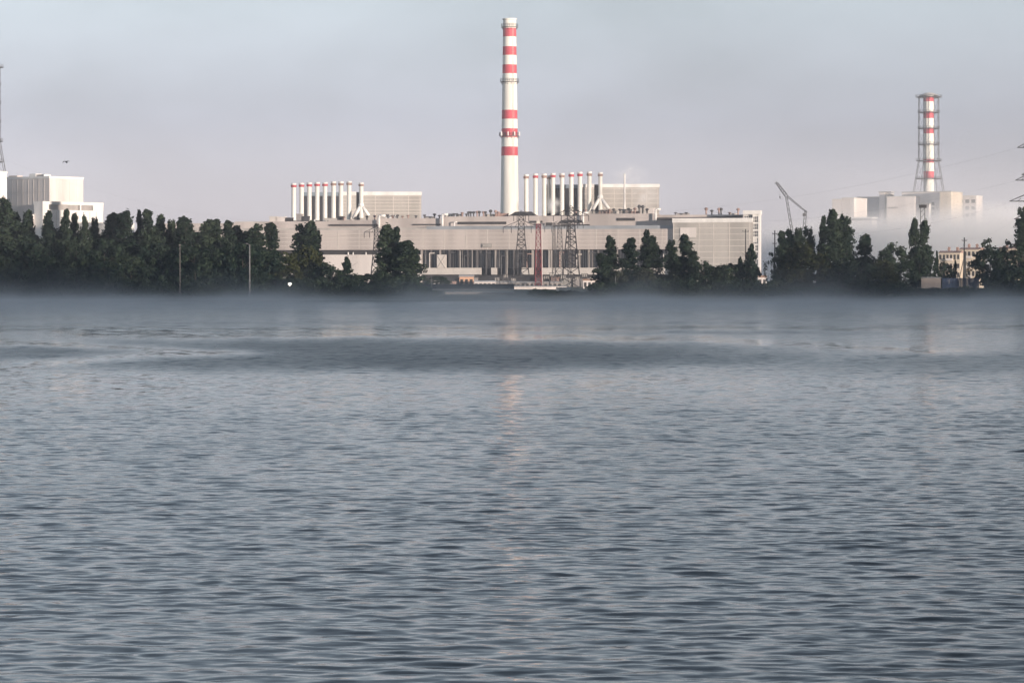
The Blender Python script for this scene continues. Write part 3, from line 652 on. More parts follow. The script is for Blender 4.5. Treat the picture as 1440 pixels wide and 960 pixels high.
# ------------------------------------------------------------------ low buildings by the shore
def simple_house(name, label, cat, px0, px1, ytop, Y, depth, wallm, roofm, roofh=.6, windows=(0, 0), deg=0, group=None, doors=0):
    Fm = Frame(px0, Y, deg); o = Fm.root(name, label, cat, group); b = Fm.s_(px1); zt = Fm.z((px0+px1)/2, ytop)
    m = MB(); m.box(0, b, 0, depth, 0, zt-roofh); m.build('wall', M[wallm], o)
    m = MB(); m.add([(-.3, -.3, zt-roofh), (b+.3, -.3, zt-roofh), (b+.3, depth+.3, zt-roofh), (-.3, depth+.3, zt-roofh), (-.1, depth*.3, zt), (b+.1, depth*.3, zt), (b+.1, depth*.7, zt), (-.1, depth*.7, zt)],
                  [(0,1,5,4),(1,2,6,5),(2,3,7,6),(3,0,4,7),(4,5,6,7),(0,3,2,1)]); m.build('roof', M[roofm], o)
    nr, nc = windows
    for r_ in range(nr):
        for k in range(nc):
            x = b*(k+.5)/nc; hh = (zt-roofh)/nr; z = hh*(r_+.55); ww = min(.9, b/nc*.3)
            m = MB(); m.box(x-ww, x+ww, -.06, -.01, z-hh*.27, z+hh*.25); m.build('window', M['slot'], o)
    return o, b, zt
o, b, zt = simple_house('waterside_shed', 'long low shed with wide dark roof at the misty waterline', 'shed', 588, 722, 399.4, 1120, 9, 'pale', 'roofdark', 1.6)
for k in range(12):
    m = MB(); x = b*(k+.5)/12; m.box(x-.12, x+.12, -.2, -.05, 0, zt-1.3); m.build('post', M['stripe'], o)
o, b, zt = simple_house('landing_stage', 'pale slatted landing stage below the long dark roof', 'jetty', 626, 722, 409.5, 1012, 4, 'garage', 'column', .4)
simple_house('low_white_store', 'long low white building right of the dark shed roof', 'building', 723, 797, 401.8, 1180, 8, 'pale', 'stripe', .35)
simple_house('white_store', 'short white building under the first pylons', 'building', 783, 802, 404, 1110, 8, 'white', 'column', .5)
simple_house('orange_hut', 'small sunlit orange brick hut below the hall sill band', 'hut', 646, 666, 386.5, 1330, 9, 'brick', 'pale', .8, (1, 3))
simple_house('pump_house', 'small pale pump house right of the orange hut', 'building', 667, 697, 394.5, 1320, 7, 'pale', 'white', .5, (1, 5))
simple_house('switch_house', 'low grey switch house behind the red mast', 'building', 700, 790, 395.5, 1420, 9, 'column', 'stripe', .6, (1, 14))
simple_house('cream_kiosk', 'small cream kiosk left of the first poplar right of the pylons', 'kiosk', 820, 838, 392, 1250, 6, 'pale', 'brick', .7, (1, 3))
simple_house('brown_garage', 'plain brown sheet garage on the right shore', 'garage', 1295.5, 1323, 389.5, 988, 6, 'garage', 'stripe', .35)
for k in range(2): pass
o = thing('blue_fence', 'long blue sheet fence right of the brown garage', 'fence', at(1325, 990)[:2]+(1.5,))
L_ = 52/F*990
for k in range(8):
    m = MB()
    for q in range(8): x = L_*(k+q/8)/8; m.box(x+.02, x+L_/64-.02, (q % 2)*.06, .08+(q % 2)*.06, .1, zat(391, 990)-1.5)
    m.build('panel', M['blue'], o)
m = MB(); 
for k in range(9): m.box(L_*k/8-.06, L_*k/8+.06, .16, .3, 0, zat(390, 990)-1.5)
m.build('posts', M['steel'], o)
def flats(px0, px1, ytop, Y, label, rows, cols, deg, bal):
    o, b, zt = simple_house('apartment_block', label, 'flats', px0, px1, ytop, Y, 12, 'yellow', 'rust', .9, (rows, cols), deg)
    if bal:
        for r_ in range(rows):
            m = MB(); z = (zt-.9)/rows*(r_+.12); m.box(b*.35, b*.65, -1.2, -.06, z, z+1.0); m.build('balcony', M['pale'], o)
    m = MB(); m.box(b*.3, b*.3+1, 5, 6.2, zt-.2, zt+1.6); m.box(b*.7, b*.7+1, 5, 6.2, zt-.2, zt+1.6); m.build('chimney', M['rust'], o)
    return o
flats(1320, 1350, 352.5, 1350, 'yellowish block of flats behind the tiny slim tree, left of the two', 4, 6, 20, True)
flats(1349, 1377, 348, 1380, 'pinkish block of flats behind the leaning wooden pole, right of the two', 4, 5, 20, True)
flats(1405, 1436, 347, 1340, 'yellowish block of flats peeping through the trees by the right pylon', 4, 5, 10, False)
simple_house('distant_hut', 'small pale hut in the gap right of the hall end tower', 'hut', 1066, 1078, 387, 1500, 8, 'pale', 'brick', 1.0, (1, 2))

# ------------------------------------------------------------------ pylons, masts, poles
def pylon(px, Y, top, wb, wt, arms, label, ybase=404, mt='steel', r=.2, group=None, rot=0, insul=True):
    x, y, _ = at(px, Y); z0 = gz(Y)-.2; h = zat(top, Y)-z0
    o = thing('pylon', label, 'pylon', (x, y, z0), rot, group)
    waist = h*.62
    m = MB(); m.lattice(0, waist, wb, wt, 6, r); m.lattice(waist, h*.97, wt, wt*.6, 6, r*.85)
    m.tube((-wt*.25, 0, h*.97), (0, 0, h), r*.8); m.tube((wt*.25, 0, h*.97), (0, 0, h), r*.8)
    m.build('lattice_tower', M[mt], o)
    for (py, half) in arms:
        z = zat(py, Y)-z0; m = MB()
        for sx in (-1, 1):
            for sy in (-1, 1):
                m.tube((sx*wt*.3, sy*wt*.3, z), (sx*half, 0, z), r*.8, r*.6, 4); m.tube((sx*wt*.3, sy*wt*.3, z+half*.28+.6), (sx*half, 0, z), r*.7, r*.5, 4)
            for q in (.35, .65): m.tube((sx*half*q, 0, z), (sx*half*(q-.15), 0, z+(half*.28+.6)*(1-q)), r*.5, r*.5, 4)
            if insul:
                for q in (.55, 1.0): m.tube((sx*half*q, 0, z), (sx*half*q, 0, z-2.6), .16, .16, 5)
        m.build('cross_arm', M[mt], o)
    return o
pylon(733, 1450, 296, 8.5, 3.4, ((319.5, 8.2), (303, 3.4)), 'dark lattice pylon left of the red mast, with one wide crossarm', mt='darksteel', r=.19)
pylon(803, 1450, 289, 8.8, 4.2, ((313, 5.5), (303, 8.0), (296, 3.5)), 'dark lattice pylon right of the red mast, tallest before the hall', mt='darksteel', r=.2)
pylon(787, 1500, 311, 4.2, 2.6, ((318.5, 7.0),), 'thin grey lattice pylon just left of the tallest pylon', mt='steel', r=.14)
pylon(529, 1500, 314, 6.0, 2.4, ((326.5, 5.6),), 'grey lattice pylon against the hall left of the tall poplars', mt='darksteel', r=.17)
pylon(1452, 1040, 165, 6.5, 3.2, ((207.5, 5.0), (253.5, 5.6), (246, 3.5), (283, 7.5), (308, 6)), 'dark lattice pylon at the right border, mostly outside the photo', mt='darksteel', r=.2, insul=False)
x, y, _ = at(757, 1420); o = thing('red_mast', 'red lattice mast with a white rail standing between two pylons', 'mast', (x, y, 2.6)); h = zat(315, 1420)-2.6
m = MB(); m.lattice(0, h, 2.9, 1.9, 10, .19, rb=.12); m.build('lattice_tower', M['redsteel'], o)
m = MB(); m.tube((1.75, -1.3, 0), (1.6, -1.0, h), .16, .16, 5); m.build('rail', M['pale'], o)
m = MB(); m.box(-.8, .8, -.8, .8, h, h+1.4); m.tube((0, 0, h+1.4), (0, 0, h+4), .1, .06, 5); m.build('top_cabin', M['stripe'], o)
m = MB(); m.box(-1.2, 1.2, -1.2, 1.2, -.3, 1.2); m.build('footing', M['column'], o)
gx = thing('steel_gantry', 'grey steel gantry frame between the red mast and tallest pylon', 'gantry', at(779, 1480)[:2]+(2.7,)); h = zat(314, 1480)-2.7
for dx in (0, 7.2):
    m = MB(); mm = MB(); mm.lattice(0, h, 1.6, 1.0, 10, .14); m.add([(a+dx, b_, c) for a, b_, c in mm.v], mm.f); m.build('column', M['steel'], gx)
m = MB(); 
for sy in (-.4, .4):
    for zz in (h-1.2, h): m.tube((-.5, sy, zz), (7.7, sy, zz), .13, .13, 4)
for k in range(8): m.tube((k*.95, -.4, h-1.2 if k % 2 else h), ((k+1)*.95, -.4, h if k % 2 else h-1.2), .1, .1, 4)
m.build('beam', M['steel'], gx)

for i, (px, w, py) in enumerate([(699, 8, 390), (711, 7, 386), (722, 7, 391), (768, 9, 388), (776, 6, 384), (792, 8, 387), (812, 7, 389), (822, 8, 385), (832, 6, 390)]):
    x, y, _ = at(px, 1390); hh = zat(py, 1390)-2.7; ww = w/F*1390; o = thing('switchyard_portal', 'small thin steel portal of the switchyard in front of the hall', 'portal', (x, y, 2.7), R(i*7 % 20-10), 'switchyard portals')
    for sx in (-.5, .5):
        m = MB(); m.tube((sx*ww-.3, 0, 0), (sx*ww, 0, hh), .09, .08, 5); m.tube((sx*ww+.3, 0, 0), (sx*ww, 0, hh), .09, .08, 5); m.build('leg', M['steel'], o)
    m = MB(); m.tube((-ww*.6, 0, hh), (ww*.6, 0, hh), .14, .14, 5); m.build('beam', M['steel'], o)
    for q in (-.3, 0, .3):
        m = MB(); m.tube((q*ww, 0, hh-.1), (q*ww, 0, hh-1.3), .14, .14, 6); m.build('insulator', M['stripe'], o)

def pole(px, Y, top, r, label, mt, arm=None, name='utility_pole', cat='pole', lamp=False):
    x, y, _ = at(px, Y); z0 = gz(Y)-.3; h = zat(top, Y)-z0
    o = thing(name, label, cat, (x, y, z0))
    m = MB(); m.tube((0, 0, 0), (0, 0, h), r*1.25, r*.8, 8); m.build('shaft', M[mt], o)
    for (dz, half) in (arm or ()):
        m = MB(); m.box(-half, half, -.1, .1, h-dz-.1, h-dz+.1)
        for q in (-1, 1): m.tube((q*half*.9, 0, h-dz), (q*half*.9, 0, h-dz+.4), .09, .06, 6)
        m.build('cross_arm', M[mt], o)
    return o, h
o, h = pole(351, 973, 344, .22, 'tall pale lamp pole before the left wood', 'conc', name='lamp_pole')
m = MB(); m.tube((0, 0, h-.1), (-.7, 0, h+.3), .09, .07, 6); m.box(-1.2, -.6, -.18, .18, h+.22, h+.42); m.build('lamp_arm', M['conc'], o)
o, h = pole(253, 973, 345, .16, 'thin grey pole before the left wood', 'wood', name='lamp_pole')
m = MB(); m.box(-.35, .35, -.16, .16, h-.02, h+.3); m.build('lamp_head', M['wood'], o)
pole(1048.5, 1180, 322, .22, 'dark crossarm pole in front of the end block wall', 'darksteel', ((.9, 1.2),))
pole(1089.5, 1120, 324, .24, 'dark crossarm pole in the gap between hall and right trees', 'darksteel', ((1.2, .9), (4.6, .8)))
o, h = pole(1354.5, 1060, 334, .24, 'leaning wooden pole with braces before the flats', 'wood', ((1.0, .9),)); o.rotation_euler = (0, R(1.2), 0)
m = MB(); m.tube((-.1, 0, h*.62), (-2.4, .3, 0), .14, .17, 6); m.build('brace', M['wood'], o)
pole(865.5, 982, 388, .1, 'short thin pale post under the first poplar right of pylons', 'conc')
pole(607, 1100, 386, .12, 'thin pale post at the left end of the dark shed roof', 'conc')
x, y, _ = at(1297.5, 1030); z0 = gz(1030); h = zat(292, 1030)-z0; o = thing('floodlight_mast', 'floodlight mast with a dark lamp head behind the joined poplar pair', 'mast', (x, y, z0))
m = MB()
for d in (-.75, .75): m.tube((d, 0, 0), (d*.9, 0, h), .16, .13, 6)
for k in range(16): m.tube((-.75, 0, h*k/16), (.75, 0, h*(k+1)/16), .06, .06, 4)
m.build('shaft', M['conc'], o)
for d in (-.9, .2): 
    m = MB(); m.box(d-.2, d+1.0, -.5, .3, h-.1, h+.75); m.box(d-.3, d+1.1, -.55, .35, h+.75, h+.9); m.build('lamp_head', M['darksteel'], o)
x, y, _ = at(407.5, 973); z0 = 0; h = zat(399, 973)-z0; o = thing('street_lamp', 'lit white lamp under the olive green trees on the left shore', 'lamp', (x, y, z0))
m = MB(); m.tube((0, 0, 0), (0, 0, h-.45), .08, .06, 8); m.build('post', M['steel'], o)
m = MB(); m.lathe([(.12, h-.7), (.5, h-.25), (.6, h+.05), (.4, h+.35), (.05, h+.45)], 14); m.build('lamp_head', M['lamp'], o, True)
m = MB(); m.lathe([(.62, h+.3), (.4, h+.5), (.05, h+.6)], 14); m.build('lamp_cap', M['steel'], o, True)

# crane beyond the hall
Yk = 1960; x, y, _ = at(1128, Yk); z0 = 3.0; o = thing('mobile_crane', 'grey crane with a raised lattice boom, half sunk in fog right of the hall', 'crane', (x, y, z0))
P = lambda px, py: ((px-1128)/F*Yk, 0, zat(py, Yk)-z0)
def truss(m, a, b, w0, w1, n, r):
    a = np.array(a, float); b = np.array(b, float); d = (b-a)/np.linalg.norm(b-a); u = np.array((0, 1.0, 0)); v = np.cross(d, u)
    q = [(-1,-1),(1,-1),(1,1),(-1,1)]
    for i in range(n):
        for k in range(4):
            c, e = q[k], q[(k+1) % 4]; f0 = lambda t, cc: a+(b-a)*t + (u*cc[0]+v*cc[1])*(w0+(w1-w0)*t)/2
            m.tube(f0(i/n, c), f0((i+1)/n, c), r, r, 4); m.tube(f0(i/n, c), f0((i+1)/n, e), r*.7, r*.7, 4)
m = MB(); truss(m, P(1126, 398), P(1105.5, 275), 1.4, 1.1, 16, .12); m.build('mast', M['steel'], o)
m = MB(); truss(m, P(1105.5, 275), P(1092.5, 257.5), 1.8, 1.1, 5, .2); m.tube(P(1092.5, 257.5), P(1089, 258), .35, .25, 5); m.tube(P(1092.5, 257.5), P(1091.5, 255), .3, .2, 5); m.build('jib', M['steel'], o)
m = MB(); truss(m, P(1106.5, 275.5), P(1132.5, 297), 1.0, .6, 9, .12); m.build('stay_boom', M['steel'], o)
m = MB(); truss(m, P(1133, 297), P(1130, 330), 1.3, 1.6, 5, .12); m.box(P(1131, 303)[0]-.9, P(1131, 303)[0]+.9, -.9, .9, P(1131, 304)[2], P(1131, 300)[2]); m.tube(P(1132.5, 298), P(1134.5, 297), .7, .5, 5); m.build('back_mast', M['steel'], o)
m = MB(); m.tube(P(1096.5, 261), P(1096.8, 276), .05, .05, 4); m.build('cable', M['steel'], o)
m = MB(); p = P(1096.8, 277.5); m.tube((p[0], 0, p[2]+.7), (p[0], 0, p[2]-.3), .45, .35, 6); m.tube((p[0], 0, p[2]-.3), (p[0]+.3, 0, p[2]-.8), .2, .15, 5); m.build('hook', M['darksteel'], o)
m = MB(); m.box(-4, 5, -3, 3, 1.6, 4.6); m.box(5, 8, -2.5, 2.5, 2, 4.8); m.build('machine_house', M['yellow'], o)
for sy in (-1, 1):
    m = MB(); m.xz([(-5, .5), (-4, -.1), (5, -.1), (6, .5), (5, 1.5), (-4, 1.5)], sy*3.6-.6, sy*3.6+.6); m.build('track', M['darksteel'], o)

# bird
x, y, z = at(93.2, 560, 228)
m = MB(); sg = 10
prof = [(-.30, .015, 0), (-.22, .05, 0), (-.05, .09, -.01), (.12, .075, 0), (.22, .045, .03), (.30, .035, .03), (.36, .008, .02)]
vs = []; fs = []
for yy, r, zz in prof:
    for i in range(8): t = 6.2832*i/8; vs.append((r*math.cos(t), yy, zz+r*.9*math.sin(t)))
for j in range(len(prof)-1):
    for i in range(8): fs.append((j*8+i, j*8+(i+1) % 8, (j+1)*8+(i+1) % 8, (j+1)*8+i))
fs += [tuple(range(7, -1, -1)), tuple(range(48, 56))]
for sx in (-1, 1):
    n = len(vs); sec = [(.06, .02, .16, -.12, .02), (.24, .09, .17, -.10, .018), (.42, .05, .13, -.09, .013), (.56, -.04, .02, -.10, .005)]
    for (q, zz, yf, yb, th) in sec: vs += [(sx*q, yf, zz), (sx*q, (yf+yb)/2, zz+th), (sx*q, yb, zz-.01), (sx*q, (yf+yb)/2, zz-th)]
    for j in range(3):
        for i in range(4): fs.append((n+j*4+i, n+j*4+(i+1) % 4, n+(j+1)*4+(i+1) % 4, n+(j+1)*4+i))
    fs += [(n, n+1, n+2, n+3), (n+12, n+13, n+14, n+15)]
n = len(vs); vs += [(-.03, -.26, .01), (.03, -.26, .01), (.1, -.48, 0), (-.1, -.48, 0), (-.03, -.26, -.02), (.03, -.26, -.02), (.1, -.48, -.012), (-.1, -.48, -.012)]
fs += [(n, n+1, n+2, n+3), (n+7, n+6, n+5, n+4), (n, n+4, n+5, n+1), (n+2, n+6, n+7, n+3), (n+1, n+5, n+6, n+2), (n, n+3, n+7, n+4)]
m.add(vs, fs); b = m.build('bird', M['bird'], loc=(x, y, z)); b.scale = (1.25, 1.35, 2.0); b.rotation_euler = (R(14), R(-6), R(25))
tag(b, 'dark bird flying in the pale sky above the white left complex', 'bird')

# power lines
def wire(p, q, sag, label, r=.015):
    m = MB(); N = 26; p = np.array(p); q = np.array(q); pts = []
    for i in range(N+1):
        t = i/N; c = p+(q-p)*t; c[2] -= sag*4*t*(1-t); pts.append(c)
    m.path(pts, r, 4); tag(m.build('power_line', M['darksteel']), label, 'power line', 'power lines across the sky')
wire(at(1428, 1040, 209), at(735, 1450, 297), 8, 'highest faint power line running left from the right border pylon')
wire(at(1426, 1040, 255), at(804, 1450, 290), 10, 'faint power line from the middle arm of the right border pylon')
wire(at(1419, 1040, 285), at(1089.5, 1120, 328), 4, 'power line from the low arm of right border pylon to the gap pole')
wire(at(1426, 1040, 310), at(1354.5, 1060, 337), 1.5, 'short power line sloping to the leaning wooden pole')
wire(at(0, 1300, 223), at(528, 1500, 315), 9, 'faint power line crossing the sky beside the bird on the left')
wire(at(-60, 1300, 275), at(529, 1500, 327), 9, 'faint low power line just above the left wood')

# ------------------------------------------------------------------ ground and water
shore = lambda x: 972 + 3.0*np.sin(x*.021) + 2.0*np.sin(x*.063+1) + 1.0*np.sin(x*.17)
xs = np.concatenate([np.linspace(-2600, -260, 30), np.linspace(-250, 250, 200), np.linspace(260, 2600, 30)])
ys = np.array([-6, -2, 0, 2, 5, 8, 13, 25, 60, 110, 170, 228, 500, 1000, 2000, 3000, 4100.])
zsec = np.array([-1.2, -.4, .05, .55, .95, 1.3, 1.4, 1.7, 2.0, 2.4, 2.8, 3, 3, 3, 3, 3, 3])
gr = np.random.default_rng(3)
vs = []; 
for j, yy in enumerate(ys):
    for xx in xs:
        vs.append((xx, shore(xx)+yy, zsec[j]+(gr.uniform(-.12, .12) if 2 < j < 10 else 0)))
n = len(xs); fs = [(j*n+i, j*n+i+1, (j+1)*n+i+1, (j+1)*n+i) for j in range(len(ys)-1) for i in range(n-1)]
m = MB(); m.add(vs, fs); tag(m.build('ground', M['grass'], smooth=True), kind='structure')

# rise added unseen behind the camera to shade the lake and far shore's feet
hx = np.linspace(-500, 2000, 160); hy = np.linspace(-430, -66, 30); vs = []
for yy in hy:
    for xx in hx:
        q = max(0, 1-abs((yy+190)/125))
        crest = 83 + 5*math.sin(xx*.021) + 3*math.sin(xx*.077+1) + 2*math.sin(xx*.19) + gr.uniform(-1.5, 1.5)
        ends = min(1, max(0, (xx+420)/260))*min(1, max(0, (1960-xx)/260))
        vs.append((xx, yy, -1.5 + (crest+1.5)*ends*(q*q*(3-2*q))))
n = len(hx); m = MB(); m.add(vs, [(j*n+i, j*n+i+1, (j+1)*n+i+1, (j+1)*n+i) for j in range(len(hy)-1) for i in range(n-1)]); tag(m.build('added_shade_ridge', M['grass'], smooth=True), kind='structure')

# gust pattern: where the water is ruffled (dark) and where it is slick (pale), on the lake itself
def seg_d(px, py, pts, ys_):
    d = np.full(px.shape, 1e9)
    for (a, b) in zip(pts[:-1], pts[1:]):
        t = np.clip((px-a[0])/(b[0]-a[0]), 0, 1) if abs(b[0]-a[0]) > 1 else 0
        yy = a[1]+(b[1]-a[1])*t; dx = np.maximum(np.maximum(min(a[0], b[0])-px, px-max(a[0], b[0])), 0)
        d = np.minimum(d, np.hypot((py-yy)/ys_, dx/60))
    return d
def ripple(X, Y):
    px = 720+F*X/np.maximum(Y, 20); py = YH+F*CAM/np.maximum(Y, 20)
    wob = 3*np.sin(px*.013+1)+2*np.sin(px*.041)+1.2*np.sin(px*.09+py*.2)
    r = np.full(X.shape, 1.38)
    r += .10*np.sin(px*.006+py*.03+1)*np.sin(py*.05+px*.002) + .08*np.sin(px*.017-py*.09)
    r += .35*np.clip((py-545)/60, 0, 1) + .22*np.sin(X*.33+Y*.10)*np.sin(Y*.16-X*.09+1)*np.clip((py-560)/60, 0, 1)
    r += .45*np.clip((px-900)/350, 0, 1)*np.clip((py-640)/150, 0, 1)
    e = ((px-480)/590)**2 + ((py-500+wob*.6)/24)**2; r += 1.2*np.clip(1.35-e, 0, 1)**.7
    e = ((px-1330)/330)**2 + ((py-512+wob)/18)**2; r += .5*np.clip(1.3-e, 0, 1)
    e = ((px-900)/420)**2 + ((py-466+wob*.5)/6)**2; r += .5*np.clip(1.3-e, 0, 1)
    e = 0
    for pts, w in (([(-60, 481), (80, 484), (180, 489), (300, 496)], 4.5), ([(-60, 520), (60, 512), (160, 503), (240, 496)], 6.0), ([(150, 470), (700, 471), (1000, 478), (1300, 492)], 4.5), ([(-100, 463), (500, 463), (1500, 460)], 3.5)):
        g = np.exp(-seg_d(px, py+wob*.25, pts, w)**2); r = r*(1-g) + .6*g
    r *= 1-.45*np.exp(-((py-540)/22.)**2)*(.6+.4*np.sin(px*.008))
    r += .35*np.exp(-seg_d(px, py+wob*.15, [(-100, 454), (1500, 455)], 2.0)**2)
    return np.clip(r, .3, 3.0)

YN = np.concatenate([np.arange(38, 90, .075), np.arange(90, 150, .13), np.arange(150, 260, .22), np.arange(260, 430, .36)])
Yr = np.concatenate([[-60, 0, 20, 30], YN, 27000/np.arange(27000/430., 27.2, -.3), [985, 1000]])
tc_ = np.linspace(-1, 1, 441); tout = np.array([1.05, 1.2, 1.5, 2.2, 4, 8, 20])
t = np.concatenate([-tout[::-1], tc_, tout])
half = np.maximum(.185*Yr, 4)+3
Xg = half[:, None]*t[None, :]
Xg[:, :7] = np.minimum(Xg[:, :7], -np.linspace(1, .2, 7)[None, :]*0 - half[:, None]*1.02)
far = np.array([2600, 1800, 1200, 800, 500, 330, 230.])
Xg[:, :7] = -np.maximum(far[None, :], half[:, None]*1.01+ (7-np.arange(7))[None, :]*4); Xg[:, -7:] = -Xg[:, :7][:, ::-1]
Yg = np.repeat(Yr[:, None], len(t), 1)
rip = ripple(Xg, Yg)
wr = np.random.default_rng(8); Zg = np.zeros_like(Xg); NW = 90
fade = np.clip((428-Yg)/130, 0, 1)*np.clip((Yg-30)/8, 0, 1)*np.clip((1.02-np.abs(t))/.04, 0, 1)[None, :]
act = slice(4, 4+len(YN)); dX = np.maximum(half[act]/220, np.gradient(YN))[:, None]
lam = np.exp(wr.uniform(np.log(.34), np.log(2.0), NW)); th = wr.normal(0, .42, NW) + np.where(wr.random(NW) < .25, .5, 0); ph = wr.uniform(0, 6.283, NW)
for l, a, p in zip(lam, th, ph):
    k = 2*math.pi/l; sl = .0105*(1.25 if .8 < l < 1.8 else .85)
    arg = k*(math.sin(a)*Xg[act]+math.cos(a)*Yg[act])+p
    Zg[act] += np.clip(l/dX/3.5-.5, 0, 1)*sl/k*(np.sin(arg)+.28*np.sin(2*arg))
Zg *= fade*np.clip(.5+.3*rip, .3, 1.15)*.88
nv = Xg.size; me = bpy.data.meshes.new('water'); co = np.stack([Xg, Yg, Zg], -1).reshape(-1, 3).astype(np.float32)
nr, ncl = Xg.shape; ii = (np.arange(nr-1)[:, None]*ncl+np.arange(ncl-1)[None, :]).ravel()
quads = np.stack([ii, ii+1, ii+1+ncl, ii+ncl], 1).astype(np.int32)
me.vertices.add(nv); me.vertices.foreach_set('co', co.ravel()); me.loops.add(quads.size); me.loops.foreach_set('vertex_index', quads.ravel())
me.polygons.add(len(quads)); me.polygons.foreach_set('loop_start', np.arange(0, quads.size, 4, dtype=np.int32)); me.polygons.foreach_set('use_smooth', np.ones(len(quads), bool))
me.update(calc_edges=True)
at_ = me.attributes.new('ripple', 'FLOAT', 'POINT'); at_.data.foreach_set('value', rip.ravel().astype(np.float32))
at_ = me.attributes.new('unmodelled', 'FLOAT', 'POINT'); at_.data.foreach_set('value', (1-fade).ravel().astype(np.float32))
at_ = me.attributes.new('coarse', 'FLOAT', 'POINT'); at_.data.foreach_set('value', (np.clip((Yg-110)/150, 0, 1)*fade).ravel().astype(np.float32))
at_ = me.attributes.new('unseen_chop', 'FLOAT', 'POINT'); at_.data.foreach_set('value', np.clip((Yg-70)/160, .5, 1).ravel().astype(np.float32))
wm = bpy.data.materials.new('lake_water'); wm.use_nodes = True; nt = wm.node_tree; L = nt.links.new; b = nt.nodes['Principled BSDF']
b.inputs['Base Color'].default_value = (.010, .017, .022, 1); b.inputs['Roughness'].default_value = .06; b.inputs['IOR'].default_value = 1.333; b.inputs['Specular IOR Level'].default_value = .42
ge = nt.nodes.new('ShaderNodeNewGeometry')
def noise(sc, det):
    mp = nt.nodes.new('ShaderNodeVectorMath'); mp.operation = 'MULTIPLY'; mp.inputs[1].default_value = (.45*sc, sc, sc); L(ge.outputs['Position'], mp.inputs[0])
    n_ = nt.nodes.new('ShaderNodeTexNoise'); n_.inputs['Scale'].default_value = 1; n_.inputs['Detail'].default_value = det; L(mp.outputs[0], n_.inputs['Vector'])
    sb_ = nt.nodes.new('ShaderNodeVectorMath'); sb_.operation = 'SUBTRACT'; sb_.inputs[1].default_value = (.5, .5, .5); L(n_.outputs['Color'], sb_.inputs[0]); return sb_.outputs[0]
def attr(nm):
    a = nt.nodes.new('ShaderNodeAttribute'); a.attribute_name = nm; return a.outputs['Fac']
def vm(op, a, bb):
    v = nt.nodes.new('ShaderNodeVectorMath'); v.operation = op; L(a, v.inputs[0])
    if isinstance(bb, tuple): v.inputs[1].default_value = bb
    else: L(bb, v.inputs['Scale' if op == 'SCALE' else 1])
    return v.outputs[0]
rr_ = nt.nodes.new('ShaderNodeMapRange'); rr_.inputs['From Min'].default_value = .62; rr_.inputs['From Max'].default_value = 3.0; rr_.inputs['To Min'].default_value = .05; rr_.inputs['To Max'].default_value = .36
L(attr('ripple'), rr_.inputs['Value'])
rm_ = nt.nodes.new('ShaderNodeMath'); rm_.operation = 'MULTIPLY'; L(rr_.outputs[0], rm_.inputs[0]); L(attr('unseen_chop'), rm_.inputs[1]); L(rm_.outputs[0], b.inputs['Roughness'])
n1 = vm('SCALE', vm('MULTIPLY', noise(.8, 2), (.75, 1.35, 0)), attr('unmodelled'))
n3 = vm('SCALE', vm('MULTIPLY', noise(1.7, 1), (.30, .5, 0)), attr('coarse'))
n2 = vm('MULTIPLY', noise(4.0, 2), (.18, .30, 0))
rs_ = nt.nodes.new('ShaderNodeMapRange'); rs_.inputs['From Min'].default_value = .3; rs_.inputs['From Max'].default_value = 3; rs_.inputs['To Min'].default_value = .5; rs_.inputs['To Max'].default_value = 1.5; L(attr('ripple'), rs_.inputs['Value'])
tot = vm('SCALE', vm('ADD', vm('ADD', n1, n3), n2), rs_.outputs[0])
nrm = vm('ADD', ge.outputs['Normal'], tot); vn = nt.nodes.new('ShaderNodeVectorMath'); vn.operation = 'NORMALIZE'; L(nrm, vn.inputs[0]); L(vn.outputs[0], b.inputs['Normal'])
me.materials.append(wm); w_ = bpy.data.objects.new('water', me); C.objects.link(w_); tag(w_, kind='structure')

# ------------------------------------------------------------------ air: haze, lake mist, fog bank, steam
def volmat(name, col, dens, aniso=0.0, build=None):
    m = bpy.data.materials.new(name); m.use_nodes = True; nt = m.node_tree; nt.nodes.remove(nt.nodes['Principled BSDF'])
    v = nt.nodes.new('ShaderNodeVolumePrincipled'); v.inputs['Color'].default_value = (*col, 1); v.inputs['Density'].default_value = dens; v.inputs['Anisotropy'].default_value = aniso
    nt.links.new(v.outputs[0], nt.nodes['Material Output'].inputs['Volume'])
    if build: build(nt, v)
    return m
def node_math(nt, op, a, b_=None, clamp=False):
    n_ = nt.nodes.new('ShaderNodeMath'); n_.operation = op; n_.use_clamp = clamp
    for i, q in enumerate((a, b_)):
        if q is None: continue
        if isinstance(q, (int, float)): n_.inputs[i].default_value = q
        else: nt.links.new(q, n_.inputs[i])
    return n_.outputs[0]
def ramp(nt, x, a, b_, smooth=True):
    n_ = nt.nodes.new('ShaderNodeMapRange'); n_.interpolation_type = 'SMOOTHSTEP' if smooth else 'LINEAR'
    n_.inputs['From Min'].default_value = a; n_.inputs['From Max'].default_value = b_; nt.links.new(x, n_.inputs['Value']); return n_.outputs[0]
def volnoise(nt, scale, det=2):
    g = nt.nodes.new('ShaderNodeNewGeometry'); mp = nt.nodes.new('ShaderNodeVectorMath'); mp.operation = 'MULTIPLY'; mp.inputs[1].default_value = scale
    nt.links.new(g.outputs['Position'], mp.inputs[0]); n_ = nt.nodes.new('ShaderNodeTexNoise'); n_.inputs['Scale'].default_value = 1; n_.inputs['Detail'].default_value = det
    nt.links.new(mp.outputs[0], n_.inputs['Vector']); sp = nt.nodes.new('ShaderNodeSeparateXYZ'); nt.links.new(g.outputs['Position'], sp.inputs[0])
    return n_.outputs['Fac'], sp.outputs
def volbox(name, x0, x1, y0, y1, z0, z1, m_):
    m = MB(); m.box(x0, x1, y0, y1, z0, z1); o = m.build(name, m_); tag(o, kind='stuff'); return o
